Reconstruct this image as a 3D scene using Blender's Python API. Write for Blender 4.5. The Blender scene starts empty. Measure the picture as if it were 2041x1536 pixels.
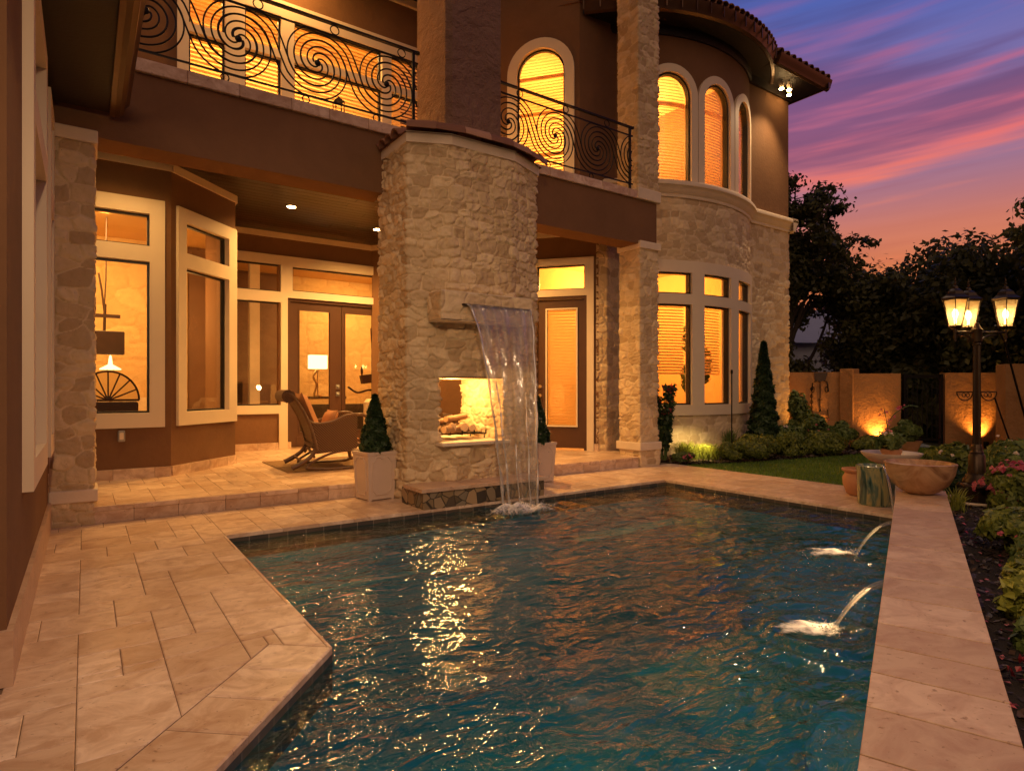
import bpy, math, random
import numpy as np
from mathutils import Vector, Matrix
R = math.radians
sc = bpy.context.scene

# ------------------------------------------------------------------ camera
# world axes: x runs along the house front, y into the house, z up. Units metres.
cam = bpy.data.cameras.new('camera')
cam_o = bpy.data.objects.new('camera', cam)
sc.collection.objects.link(cam_o)
cam_o.location = (0, 0, 1.15)
cam_o.rotation_euler = (R(90), 0, R(-35))
cam.sensor_width = 36
cam.lens = 36 * 1215 / 2041
cam.shift_y = 0.0034
cam.clip_start = 0.05
cam.clip_end = 2000
sc.camera = cam_o
sc.view_settings.view_transform = 'Standard'
sc.view_settings.look = 'None'
sc.view_settings.gamma = 1
sc.view_settings.exposure = 0.58
sc.cycles.use_denoising = True
sc.cycles.max_bounces = 8
sc.cycles.diffuse_bounces = 3
sc.cycles.glossy_bounces = 4
sc.cycles.transmission_bounces = 6
sc.cycles.transparent_max_bounces = 24
sc.cycles.sample_clamp_indirect = 4

# ------------------------------------------------------------------ node helpers
def nt_new(name):
    m = bpy.data.materials.new(name)
    m.use_nodes = True
    nt = m.node_tree
    nt.nodes.clear()
    return m, nt
def nd(nt, t, **kw):
    n = nt.nodes.new(t)
    for k, v in kw.items():
        if k.startswith('i_'):
            key = k[2:]
            key = int(key) if key.isdigit() else key.replace('_', ' ')
            n.inputs[key].default_value = v
        else:
            setattr(n, k, v)
    return n
def lk(nt, a, b): nt.links.new(a, b)
def math_n(nt, op, a, b=None, clamp=False):
    n = nt.nodes.new('ShaderNodeMath'); n.operation = op; n.use_clamp = clamp
    for i, v in enumerate((a, b)):
        if v is None: continue
        if isinstance(v, (int, float)): n.inputs[i].default_value = v
        else: nt.links.new(v, n.inputs[i])
    return n.outputs[0]
def mixc(nt, fac, a, b, blend='MIX'):
    n = nt.nodes.new('ShaderNodeMix'); n.data_type = 'RGBA'; n.blend_type = blend
    for idx, v in ((0, fac), (6, a), (7, b)):
        if isinstance(v, (int, float)): n.inputs[idx].default_value = v
        elif isinstance(v, tuple): n.inputs[idx].default_value = (*v, 1) if len(v) == 3 else v
        else: nt.links.new(v, n.inputs[idx])
    return n.outputs[2]
def ramp(nt, fac, stops):
    n = nt.nodes.new('ShaderNodeValToRGB')
    e = n.color_ramp.elements
    while len(e) < len(stops): e.new(0.5)
    for el, (p, c) in zip(e, stops):
        el.position = p; el.color = (*c, 1) if len(c) == 3 else c
    nt.links.new(fac, n.inputs[0])
    return n.outputs[0]
def noise(nt, vec, scale, detail=3, rough=.55, dist=0.0):
    n = nt.nodes.new('ShaderNodeTexNoise')
    n.inputs['Scale'].default_value = scale; n.inputs['Detail'].default_value = detail
    n.inputs['Roughness'].default_value = rough; n.inputs['Distortion'].default_value = dist
    nt.links.new(vec, n.inputs['Vector'])
    return n.outputs[0]

# ------------------------------------------------------------------ world: dusk sky
w = bpy.data.worlds.new('World'); sc.world = w; w.use_nodes = True
nt = w.node_tree; nt.nodes.clear()
out = nd(nt, 'ShaderNodeOutputWorld'); bg = nd(nt, 'ShaderNodeBackground')
lk(nt, bg.outputs[0], out.inputs[0])
tc = nd(nt, 'ShaderNodeTexCoord')
sep = nd(nt, 'ShaderNodeSeparateXYZ'); lk(nt, tc.outputs['Generated'], sep.inputs[0])
Z = sep.outputs[2]
# towards the sunset the sky burns; away from it the dusk is dim
dotn = nd(nt, 'ShaderNodeVectorMath', operation='DOT_PRODUCT'); lk(nt, tc.outputs['Generated'], dotn.inputs[0]); dotn.inputs[1].default_value = (.92, .39, 0)
glow = nd(nt, 'ShaderNodeMapRange', i_1=-.35, i_2=.75); glow.interpolation_type = 'SMOOTHSTEP'; lk(nt, dotn.outputs['Value'], glow.inputs[0])
base = ramp(nt, Z, [(0.0, (.50, .13, .05)), (0.16, (.66, .215, .080)), (0.22, (.56, .20, .14)),
                    (0.29, (.32, .18, .28)), (0.40, (.19, .17, .40)), (0.47, (.095, .14, .43)), (0.55, (.040, .105, .39)), (1.0, (.02, .045, .14))])
sp2 = sep
lat = nd(nt, 'ShaderNodeVectorMath', operation='DOT_PRODUCT'); lk(nt, tc.outputs['Generated'], lat.inputs[0]); lat.inputs[1].default_value = (.39, -.92, 0)
dep = dotn.outputs['Value']
tilt = math_n(nt, 'SUBTRACT', Z, math_n(nt, 'MULTIPLY', lat.outputs['Value'], 0.04))
def cloudvec(shift, sx, sz):
    c = nd(nt, 'ShaderNodeCombineXYZ')
    lk(nt, math_n(nt, 'MULTIPLY', lat.outputs['Value'], sx), c.inputs[0])
    lk(nt, math_n(nt, 'MULTIPLY', dep, sx * .5), c.inputs[1])
    lk(nt, math_n(nt, 'MULTIPLY', math_n(nt, 'ADD', tilt, shift), sz), c.inputs[2])
    return c.outputs[0]
SEED = 1.37
n1 = noise(nt, cloudvec(SEED, 1.2, 15), 1.0, 5, .50, .15)
n2 = noise(nt, cloudvec(SEED + .018, 1.2, 15), 1.0, 5, .50, .15)
n3 = noise(nt, cloudvec(0.5, 2.2, 42), 1.3, 4, .6, .2)
m1 = nd(nt, 'ShaderNodeMapRange', i_1=.43, i_2=.57); m1.interpolation_type = 'SMOOTHSTEP'; lk(nt, n1, m1.inputs[0])
m2 = nd(nt, 'ShaderNodeMapRange', i_1=.44, i_2=.57); m2.interpolation_type = 'SMOOTHSTEP'; lk(nt, n2, m2.inputs[0])
under = math_n(nt, 'MULTIPLY', m2.outputs[0], math_n(nt, 'SUBTRACT', 1.0, math_n(nt, 'MULTIPLY', m1.outputs[0], .9)))
pink = ramp(nt, Z, [(0.0, (.9, .30, .10)), (.25, (.95, .27, .12)), (.34, (.78, .14, .15)), (.44, (.46, .12, .21)), (.54, (.16, .12, .34)), (1, (.05, .08, .2))])
dark = ramp(nt, Z, [(0.0, (.45, .12, .06)), (.22, (.48, .15, .10)), (.30, (.24, .085, .15)), (.40, (.13, .075, .20)), (.55, (.045, .075, .25)), (1, (.02, .04, .12))])
skyc = mixc(nt, math_n(nt, 'MULTIPLY', m1.outputs[0], .80), base, dark)
skyc = mixc(nt, math_n(nt, 'MULTIPLY', under, 1.0, True), skyc, pink)
skyc = mixc(nt, 0.30, skyc, mixc(nt, n3, (.10, .05, .11), (.72, .44, .40)), 'SOFT_LIGHT')
dusk = ramp(nt, Z, [(0.0, (.028, .018, .015)), (.3, (.027, .022, .026)), (1.0, (.016, .023, .046))])
skyc = mixc(nt, glow.outputs[0], dusk, skyc)
lk(nt, skyc, bg.inputs[0])
bg.inputs[1].default_value = 0.74

# added soft fill from behind the camera, the only sun lamp: very wide, weak and warm
sun = bpy.data.lights.new('warm_fill', 'SUN'); sun.energy = 0.46; sun.angle = R(60); sun.color = (1, .60, .37)
sun_o = bpy.data.objects.new('warm_fill', sun); sc.collection.objects.link(sun_o)
sun_o.rotation_euler = Vector((-.40, -.75, .62)).to_track_quat('Z', 'Y').to_euler()

# ------------------------------------------------------------------ materials
MAT = {}
def pbsdf(nt, col, rough=.6, metal=0.0, spec=.5, normal=None):
    b = nd(nt, 'ShaderNodeBsdfPrincipled')
    o = nd(nt, 'ShaderNodeOutputMaterial')
    if isinstance(col, tuple): b.inputs['Base Color'].default_value = (*col, 1)
    else: lk(nt, col, b.inputs['Base Color'])
    if isinstance(rough, (int, float)): b.inputs['Roughness'].default_value = rough
    else: lk(nt, rough, b.inputs['Roughness'])
    b.inputs['Metallic'].default_value = metal
    b.inputs['Specular IOR Level'].default_value = spec
    if normal is not None: lk(nt, normal, b.inputs['Normal'])
    lk(nt, b.outputs[0], o.inputs[0])
    return b
def bump(nt, h, strength=.4, dist=.01, normal=None):
    b = nd(nt, 'ShaderNodeBump', i_Strength=strength, i_Distance=dist)
    lk(nt, h, b.inputs['Height'])
    if normal is not None: lk(nt, normal, b.inputs['Normal'])
    return b.outputs[0]
def objco(nt): return nd(nt, 'ShaderNodeTexCoord').outputs['Object']
def attr(nt, name): return nd(nt, 'ShaderNodeAttribute', attribute_name=name).outputs['Fac']
def simple(name, col, rough=.5, metal=0.0, var=.12, scale=8, bs=.15, bd=.004, spec=.5):
    m, nt = nt_new(name); co = objco(nt)
    n = noise(nt, co, scale, 5)
    lo = tuple(c * (1 - var) for c in col); hi = tuple(min(1, c * (1 + var)) for c in col)
    n2 = noise(nt, co, scale * 9, 3)
    pbsdf(nt, mixc(nt, n, lo, hi), rough, metal, spec, bump(nt, n2, bs, bd))
    MAT[name] = m; return m
def emis(name, col, s):
    m, nt = nt_new(name); e = nd(nt, 'ShaderNodeEmission'); e.inputs[0].default_value = (*col, 1); e.inputs[1].default_value = s
    lk(nt, e.outputs[0], nd(nt, 'ShaderNodeOutputMaterial').inputs[0]); MAT[name] = m; return m

# stone (relief is real geometry; 'tone' = per stone, 'mort' = mortar mask)
def stone_mat(name, lo, hi, mort):
    m, nt = nt_new(name); co = objco(nt)
    t = attr(nt, 'tone'); mo = attr(nt, 'mort')
    c = mixc(nt, t, lo, hi)
    n = noise(nt, co, 7, 6, .62); c = mixc(nt, ramp(nt, n, [(.32, (0, 0, 0)), (.7, (1, 1, 1))]), mixc(nt, .28, c, (.38, .24, .12)), c)
    c = mixc(nt, mo, c, mort)
    pits = nd(nt, 'ShaderNodeTexVoronoi', i_Scale=22.0); lk(nt, co, pits.inputs['Vector'])
    pm = nd(nt, 'ShaderNodeMapRange', i_1=.04, i_2=.11); lk(nt, pits.outputs['Distance'], pm.inputs[0])
    c = mixc(nt, math_n(nt, 'MULTIPLY', math_n(nt, 'SUBTRACT', 1.0, pm.outputs[0]), .55), c, (.16, .09, .05))
    h = math_n(nt, 'ADD', noise(nt, co, 26, 7, .68, .6), math_n(nt, 'MULTIPLY', pm.outputs[0], .35))
    pbsdf(nt, c, .85, 0, .3, bump(nt, h, .75, .016)); MAT[name] = m
stone_mat('limestone', (.50, .35, .19), (.82, .63, .38), (.72, .55, .34))
stone_mat('limestone_pale', (.52, .37, .21), (.82, .64, .40), (.72, .56, .36))
stone_mat('interior_stone', (.66, .42, .17), (.78, .52, .22), (.60, .37, .15))
def stucco(name, col, bs=.5, sc_=30, bd=.006):
    m, nt = nt_new(name); co = objco(nt)
    n = noise(nt, co, 1.3, 7, .72, .4); n2 = noise(nt, co, sc_, 6, .7)
    sw = noise(nt, co, sc_ * .22, 4, .6, 1.2)
    lo = tuple(c * .66 for c in col); hi = tuple(c * 1.28 for c in col)
    h = math_n(nt, 'ADD', n2, math_n(nt, 'MULTIPLY', sw, 1.2))
    pbsdf(nt, mixc(nt, n, lo, hi), .88, 0, .25, bump(nt, h, bs, bd)); MAT[name] = m
stucco('stucco', (.195, .098, .046), .6, 22, .006)
stucco('stucco_skim', (.30, .175, .120), 1.0, 6, .11)
stucco('garden_stucco', (.42, .21, .085), 1.0, 9, .03)
simple('trim', (.74, .60, .42), .55, 0, .06, 3, .1, .002)
simple('cast_stone', (.72, .58, .42), .75, 0, .16, 5, .4, .005)
simple('iron', (.012, .010, .009), .42, .6, .2, 20, .3, .002)
simple('bronze', (.06, .038, .022), .38, .7, .3, 14, .4, .003)
simple('sash', (.008, .007, .006), .4, 0, .1, 9, .05, .001)
simple('door_paint', (.085, .036, .018), .38, 0, .2, 5, .2, .002)
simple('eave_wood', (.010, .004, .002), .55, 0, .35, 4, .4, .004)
simple('gutter_metal', (.11, .055, .026), .35, .5, .25, 5, .2, .002)
simple('terracotta', (.48, .22, .105), .6, 0, .30, 9, .3, .004)
simple('planter_resin', (.62, .47, .36), .55, 0, .08, 6, .25, .003)
simple('interior_wall', (.74, .47, .19), .8, 0, .08, 2, .2, .003)
simple('interior_dark', (.16, .075, .035), .6, 0, .25, 3, .2, .003)
simple('interior_floor', (.35, .2, .10), .4, 0, .2, 3, .1, .002)
simple('sofa_fabric', (.62, .46, .28), .9, 0, .15, 12, .4, .004)
simple('dark_fabric', (.05, .03, .02), .8, 0, .2, 12, .4, .004)
simple('copper_cushion', (.38, .16, .06), .75, 0, .14, 18, .5, .004)
simple('grey_paint', (.33, .36, .42), .7, 0, .1, 3, .2, .003)
simple('dark_wood', (.055, .025, .012), .45, 0, .3, 9, .3, .003)
simple('bark', (.05, .034, .022), .9, 0, .4, 14, .9, .02)
simple('stem_green', (.06, .10, .025), .7, 0, .3, 14, .3, .003)
simple('log_bark', (.35, .21, .11), .85, 0, .35, 16, .9, .01)
simple('log_cut', (.74, .52, .28), .8, 0, .2, 16, .4, .004)
simple('white_ceramic', (.60, .48, .38), .5, 0, .12, 6, .2, .003)
simple('brass', (.75, .5, .2), .3, .9, .1, 9, .1, .001)
simple('switch_metal', (.35, .33, .30), .4, .4, .1, 9, .1, .001)
simple('rug_weave', (.22, .125, .055), .95, 0, .25, 40, .8, .005)
simple('outdoor_ground', (.05, .05, .035), .95, 0, .4, 3, .5, .02)
simple('firebrick', (.55, .36, .17), .85, 0, .25, 6, .6, .008)
emis('bulb_glow', (1, .72, .36), 32)
emis('can_glow', (1, .62, .25), 45)
emis('lampshade_glow', (1, .70, .34), 2.6)
emis('flame', (1, .45, .10), 6)

def travertine(name, lo, hi, rough=.42):
    m, nt = nt_new(name); co = objco(nt); t = attr(nt, 'tone')
    off = nd(nt, 'ShaderNodeCombineXYZ'); lk(nt, math_n(nt, 'MULTIPLY', t, 37.0), off.inputs[0]); lk(nt, math_n(nt, 'MULTIPLY', t, 91.0), off.inputs[1]); lk(nt, math_n(nt, 'MULTIPLY', t, 11.0), off.inputs[2])
    v = nd(nt, 'ShaderNodeVectorMath', operation='ADD'); lk(nt, co, v.inputs[0]); lk(nt, off.outputs[0], v.inputs[1])
    mpn = nd(nt, 'ShaderNodeMapping'); mpn.inputs['Scale'].default_value = (2.9, 3.6, 3.6); mpn.inputs['Rotation'].default_value = (0, 0, .25); lk(nt, v.outputs[0], mpn.inputs[0])
    vein = noise(nt, mpn.outputs[0], 2.2, 7, .62, 1.1)
    c = mixc(nt, t, lo, hi)
    c = mixc(nt, ramp(nt, vein, [(.36, (0, 0, 0)), (.62, (1, 1, 1))]), mixc(nt, .6, c, (.36, .18, .09)), c)
    fine = noise(nt, v.outputs[0], 60, 4, .7)
    pit = noise(nt, mpn.outputs[0], 13, 4, .6, .4)
    pm = nd(nt, 'ShaderNodeMapRange', i_1=.30, i_2=.37); lk(nt, pit, pm.inputs[0])
    c = mixc(nt, math_n(nt, 'MULTIPLY', math_n(nt, 'SUBTRACT', 1.0, pm.outputs[0]), .6), c, (.20, .09, .04))
    h = math_n(nt, 'ADD', math_n(nt, 'MULTIPLY', fine, .25), math_n(nt, 'ADD', pm.outputs[0], math_n(nt, 'MULTIPLY', vein, .8)))
    rg = math_n(nt, 'ADD', rough - .08, math_n(nt, 'MULTIPLY', vein, .2))
    pbsdf(nt, c, rg, 0, .45, bump(nt, h, .35, .005)); MAT[name] = m
travertine('travertine', (.60, .41, .27), (.82, .62, .45), .32)
travertine('travertine_cap', (.54, .36, .23), (.74, .53, .37), .40)
simple('grout', (.15, .09, .05), .9, 0, .2, 20, .3, .002)

simple('joint_dark', (.035, .022, .014), .9, 0, .2, 20, .3, .002)
# wood plank ceiling
m, nt = nt_new('plank_ceiling'); co = objco(nt)
tn = attr(nt, 'tone')
mpn = nd(nt, 'ShaderNodeMapping'); mpn.inputs['Scale'].default_value = (1.2, 16, 1); lk(nt, co, mpn.inputs[0])
ofs = nd(nt, 'ShaderNodeVectorMath', operation='ADD'); lk(nt, mpn.outputs[0], ofs.inputs[0]); cmb = nd(nt, 'ShaderNodeCombineXYZ'); lk(nt, math_n(nt, 'MULTIPLY', tn, 60.0), cmb.inputs[0]); lk(nt, cmb.outputs[0], ofs.inputs[1])
g = noise(nt, ofs.outputs[0], 3, 6, .65)
c0 = mixc(nt, tn, (.014, .005, .002), (.060, .024, .009))
pbsdf(nt, mixc(nt, g, mixc(nt, .55, c0, (.008, .003, .001)), c0), .30, 0, .6, bump(nt, g, .35, .004)); MAT['plank_ceiling'] = m
# thin glass
def thin_fresnel(nt, ior, normal=None):
    g_ = nd(nt, 'ShaderNodeNewGeometry')
    lw = nd(nt, 'ShaderNodeVectorMath', operation='DOT_PRODUCT'); lk(nt, g_.outputs['Incoming'], lw.inputs[0]); lk(nt, normal if normal is not None else g_.outputs['Normal'], lw.inputs[1])
    c = math_n(nt, 'ABSOLUTE', lw.outputs['Value']); f0 = ((ior - 1) / (ior + 1)) ** 2
    p5 = math_n(nt, 'POWER', math_n(nt, 'SUBTRACT', 1.0, c, True), 5.0)
    return math_n(nt, 'ADD', f0, math_n(nt, 'MULTIPLY', p5, 1 - f0), True)
def glass_mat(name, tint, refl=1.0):
    m, nt = nt_new(name)
    tr = nd(nt, 'ShaderNodeBsdfTransparent'); tr.inputs[0].default_value = (*tint, 1)
    gl = nd(nt, 'ShaderNodeBsdfGlossy', i_Roughness=.015); gl.inputs[0].default_value = (refl, refl, refl, 1)
    wob = noise(nt, objco(nt), 1.6, 2); bn = bump(nt, wob, .05, .02)
    lk(nt, bn, gl.inputs['Normal'])
    mx = nd(nt, 'ShaderNodeMixShader'); lk(nt, thin_fresnel(nt, 1.5), mx.inputs[0]); lk(nt, tr.outputs[0], mx.inputs[1]); lk(nt, gl.outputs[0], mx.inputs[2])
    lk(nt, mx.outputs[0], nd(nt, 'ShaderNodeOutputMaterial').inputs[0]); MAT[name] = m
glass_mat('glass', (.93, .90, .84))
m, nt = nt_new('lantern_glass'); tr = nd(nt, 'ShaderNodeBsdfTransparent'); tr.inputs[0].default_value = (.98, .80, .48, 1); tl_ = nd(nt, 'ShaderNodeBsdfTranslucent'); tl_.inputs[0].default_value = (.95, .70, .35, 1)
mx = nd(nt, 'ShaderNodeMixShader', i_0=.30); lk(nt, tr.outputs[0], mx.inputs[1]); lk(nt, tl_.outputs[0], mx.inputs[2]); lk(nt, mx.outputs[0], nd(nt, 'ShaderNodeOutputMaterial').inputs[0]); MAT['lantern_glass'] = m
# blind slats: let room light through
m, nt = nt_new('blind_slat'); co = objco(nt)
d = nd(nt, 'ShaderNodeBsdfDiffuse'); d.inputs[0].default_value = (.72, .55, .30, 1)
t = nd(nt, 'ShaderNodeBsdfTranslucent'); t.inputs[0].default_value = (.85, .60, .26, 1)
mx = nd(nt, 'ShaderNodeMixShader', i_0=.55); lk(nt, d.outputs[0], mx.inputs[1]); lk(nt, t.outputs[0], mx.inputs[2])
lk(nt, mx.outputs[0], nd(nt, 'ShaderNodeOutputMaterial').inputs[0]); MAT['blind_slat'] = m
# wicker
m, nt = nt_new('wicker'); co = objco(nt)
wa = nd(nt, 'ShaderNodeTexWave', bands_direction='Z', i_Scale=26.0); lk(nt, co, wa.inputs[0])
wb = nd(nt, 'ShaderNodeTexWave', bands_direction='DIAGONAL', i_Scale=20.0); lk(nt, co, wb.inputs[0])
h = math_n(nt, 'MULTIPLY', wa.outputs['Fac'], wb.outputs['Fac'])
pbsdf(nt, mixc(nt, h, (.045, .020, .009), (.26, .125, .050)), .5, 0, .4, bump(nt, h, .8, .008)); MAT['wicker'] = m
simple('wicker_rail', (.10, .045, .018), .4, 0, .3, 30, .5, .003)
# leaves
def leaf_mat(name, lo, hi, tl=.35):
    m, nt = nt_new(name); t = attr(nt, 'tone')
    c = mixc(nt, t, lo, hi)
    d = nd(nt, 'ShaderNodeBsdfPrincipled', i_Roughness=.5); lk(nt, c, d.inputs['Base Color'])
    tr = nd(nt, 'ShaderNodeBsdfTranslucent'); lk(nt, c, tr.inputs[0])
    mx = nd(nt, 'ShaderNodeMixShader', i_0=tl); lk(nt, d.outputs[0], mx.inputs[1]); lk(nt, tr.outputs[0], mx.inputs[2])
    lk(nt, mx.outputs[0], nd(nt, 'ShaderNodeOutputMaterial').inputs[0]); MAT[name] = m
leaf_mat('leaf_tree', (.022, .030, .009), (.12, .115, .030))
leaf_mat('leaf_hedge', (.06, .09, .014), (.26, .29, .045))
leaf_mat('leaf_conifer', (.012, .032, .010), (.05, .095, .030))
leaf_mat('leaf_lime', (.16, .19, .03), (.50, .50, .08))
leaf_mat('leaf_mid', (.05, .09, .02), (.22, .28, .07))
leaf_mat('petal_pink', (.45, .05, .10), (.80, .25, .28), .3)
leaf_mat('petal_white', (.70, .50, .42), (.85, .75, .66), .3)
leaf_mat('petal_red', (.28, .02, .03), (.55, .07, .08), .3)
leaf_mat('mulch_chip', (.016, .009, .006), (.085, .045, .026), 0)
leaf_mat('grass_blade', (.06, .12, .010), (.17, .27, .030), .3)
# teal glazed pot
m, nt = nt_new('drip_glaze'); co = objco(nt)
mpn = nd(nt, 'ShaderNodeMapping'); mpn.inputs['Scale'].default_value = (9, 9, 1.6); lk(nt, co, mpn.inputs[0])
g = noise(nt, mpn.outputs[0], 1.5, 4, .55, .6)
pbsdf(nt, ramp(nt, g, [(.32, (.02, .045, .04)), (.43, (.10, .17, .13)), (.52, (.40, .35, .15)), (.59, (.16, .20, .12)), (.70, (.02, .045, .045))]), .18, 0, .6, bump(nt, g, .2, .004)); MAT['drip_glaze'] = m
# marbled bowl
m, nt = nt_new('bowl_stone'); co = objco(nt)
g = noise(nt, co, 3.4, 7, .6, .9)
pbsdf(nt, ramp(nt, g, [(.32, (.17, .07, .028)), (.47, (.38, .19, .085)), (.56, (.50, .29, .15)), (.68, (.22, .10, .045))]), .38, 0, .5, bump(nt, g, .2, .006)); MAT['bowl_stone'] = m
# roof tile
m, nt = nt_new('roof_tile'); t = attr(nt, 'tone'); co = objco(nt)
c = mixc(nt, t, (.22, .085, .045), (.55, .30, .18)); n = noise(nt, co, 10, 5)
pbsdf(nt, mixc(nt, n, mixc(nt, .5, c, (.09, .045, .03)), c), .7, 0, .35, bump(nt, noise(nt, co, 60, 4), .3, .004)); MAT['roof_tile'] = m
# slate mosaic at the waterline
m, nt = nt_new('hearth_mosaic'); co = objco(nt)
v = nd(nt, 'ShaderNodeTexVoronoi', feature='DISTANCE_TO_EDGE', i_Scale=9.0); lk(nt, co, v.inputs['Vector'])
v2 = nd(nt, 'ShaderNodeTexVoronoi', i_Scale=9.0); lk(nt, co, v2.inputs['Vector'])
e = nd(nt, 'ShaderNodeMapRange', i_1=.02, i_2=.05); lk(nt, v.outputs['Distance'], e.inputs[0])
cc = ramp(nt, v2.outputs['Color'], [(.2, (.035, .028, .024)), (.45, (.26, .17, .08)), (.7, (.38, .25, .13)), (.9, (.14, .13, .10))])
pbsdf(nt, mixc(nt, e.outputs[0], (.05, .035, .02), cc), .45, 0, .5, bump(nt, e.outputs[0], .6, .01)); MAT['hearth_mosaic'] = m
m, nt = nt_new('waterline_tile'); co = objco(nt)
b = nd(nt, 'ShaderNodeTexBrick', offset=.5, i_Scale=1.0); b.inputs['Brick Width'].default_value = .15; b.inputs['Row Height'].default_value = .15; b.inputs['Mortar Size'].default_value = .004
sx = nd(nt, 'ShaderNodeSeparateXYZ'); lk(nt, co, sx.inputs[0]); cx = nd(nt, 'ShaderNodeCombineXYZ'); lk(nt, math_n(nt, 'ADD', sx.outputs[0], sx.outputs[1]), cx.inputs[0]); lk(nt, sx.outputs[2], cx.inputs[1]); lk(nt, cx.outputs[0], b.inputs['Vector'])
b.inputs['Color1'].default_value = (.05, .045, .04, 1); b.inputs['Color2'].default_value = (.12, .085, .055, 1); b.inputs['Mortar'].default_value = (.22, .17, .12, 1)
pbsdf(nt, b.outputs[0], .3, 0, .5); MAT['waterline_tile'] = m
# pool plaster
m, nt = nt_new('pool_plaster'); co = objco(nt)
n = noise(nt, co, 3.0, 5, .6, .5); n2 = noise(nt, co, 40, 3)
pbsdf(nt, mixc(nt, n, (.040, .24, .31), (.08, .37, .43)), .7, 0, .3, bump(nt, n2, .3, .004)); MAT['pool_plaster'] = m
# pool water
m, nt = nt_new('pool_water'); co = objco(nt)
mpn = nd(nt, 'ShaderNodeMapping'); mpn.inputs['Rotation'].default_value = (0, 0, R(35)); mpn.inputs['Scale'].default_value = (.75, 1.3, 1); lk(nt, co, mpn.inputs[0])
a1 = noise(nt, mpn.outputs[0], 6.5, 3, .45, 1.1); a2 = noise(nt, mpn.outputs[0], 1.9, 2, .5, .4); a3 = noise(nt, mpn.outputs[0], 17, 2, .5, .5)
h = math_n(nt, 'ADD', math_n(nt, 'ADD', a1, math_n(nt, 'MULTIPLY', a2, 1.5)), math_n(nt, 'MULTIPLY', a3, .22))
calm = nd(nt, 'ShaderNodeMapRange', i_1=.35, i_2=.65, i_3=.45, i_4=1.15); lk(nt, noise(nt, co, .55, 2), calm.inputs[0])
h = math_n(nt, 'MULTIPLY', h, calm.outputs[0])
bn = bump(nt, h, 1.0, .040)
tr = nd(nt, 'ShaderNodeBsdfTransparent'); tr.inputs[0].default_value = (.36, .78, .84, 1)
gl = nd(nt, 'ShaderNodeBsdfGlossy', i_Roughness=.02); lk(nt, bn, gl.inputs['Normal'])
mx = nd(nt, 'ShaderNodeMixShader'); lk(nt, thin_fresnel(nt, 2.0, bn), mx.inputs[0]); lk(nt, tr.outputs[0], mx.inputs[1]); lk(nt, gl.outputs[0], mx.inputs[2])
lk(nt, mx.outputs[0], nd(nt, 'ShaderNodeOutputMaterial').inputs[0]); MAT['pool_water'] = m
# falling water: clear with white streaks along its flow ('flow' = across the sheet)
def fall_mat(name, dens, gain):
    m, nt = nt_new(name); fl = attr(nt, 'flow'); dn = attr(nt, 'down')
    cv = nd(nt, 'ShaderNodeCombineXYZ'); lk(nt, math_n(nt, 'MULTIPLY', fl, dens), cv.inputs[0]); lk(nt, math_n(nt, 'MULTIPLY', dn, 1.6), cv.inputs[1])
    s = noise(nt, cv.outputs[0], 1.0, 3, .5, .25)
    mk = nd(nt, 'ShaderNodeMapRange', i_1=.50, i_2=.85); lk(nt, s, mk.inputs[0])
    fade = math_n(nt, 'SUBTRACT', 1.0, math_n(nt, 'MULTIPLY', math_n(nt, 'POWER', dn, 2.0), .78))
    fac = math_n(nt, 'MULTIPLY', math_n(nt, 'ADD', math_n(nt, 'MULTIPLY', mk.outputs[0], gain), .20, True), fade)
    tr = nd(nt, 'ShaderNodeBsdfTransparent'); tr.inputs[0].default_value = (.96, .95, .93, 1)
    wd = nd(nt, 'ShaderNodeBsdfDiffuse'); wd.inputs[0].default_value = (.80, .76, .72, 1)
    wt = nd(nt, 'ShaderNodeBsdfTranslucent'); wt.inputs[0].default_value = (.80, .74, .68, 1)
    w2 = nd(nt, 'ShaderNodeMixShader', i_0=.5); lk(nt, wd.outputs[0], w2.inputs[1]); lk(nt, wt.outputs[0], w2.inputs[2])
    gl = nd(nt, 'ShaderNodeBsdfGlossy', i_Roughness=.12); lk(nt, bump(nt, s, .8, .05), gl.inputs['Normal'])
    m1 = nd(nt, 'ShaderNodeMixShader', i_0=.35); lk(nt, w2.outputs[0], m1.inputs[1]); lk(nt, gl.outputs[0], m1.inputs[2])
    mx = nd(nt, 'ShaderNodeMixShader'); lk(nt, fac, mx.inputs[0]); lk(nt, tr.outputs[0], mx.inputs[1]); lk(nt, m1.outputs[0], mx.inputs[2])
    lk(nt, mx.outputs[0], nd(nt, 'ShaderNodeOutputMaterial').inputs[0]); MAT[name] = m
fall_mat('falling_water', 10, .45)
fall_mat('jet_water', 9, .9)
m, nt = nt_new('foam'); co = objco(nt)
n = noise(nt, co, 15, 6, .75, 1.6); al = attr(nt, 'tone')
mk = nd(nt, 'ShaderNodeMapRange', i_1=.40, i_2=.82); lk(nt, math_n(nt, 'ADD', math_n(nt, 'MULTIPLY', n, math_n(nt, 'MULTIPLY', al, 1.25)), math_n(nt, 'MULTIPLY', math_n(nt, 'POWER', al, 3.0), .18)), mk.inputs[0])
tr = nd(nt, 'ShaderNodeBsdfTransparent'); wd = nd(nt, 'ShaderNodeBsdfDiffuse'); wd.inputs[0].default_value = (.86, .80, .76, 1)
mx = nd(nt, 'ShaderNodeMixShader'); lk(nt, mk.outputs[0], mx.inputs[0]); lk(nt, tr.outputs[0], mx.inputs[1]); lk(nt, wd.outputs[0], mx.inputs[2])
lk(nt, mx.outputs[0], nd(nt, 'ShaderNodeOutputMaterial').inputs[0]); MAT['foam'] = m
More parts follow.
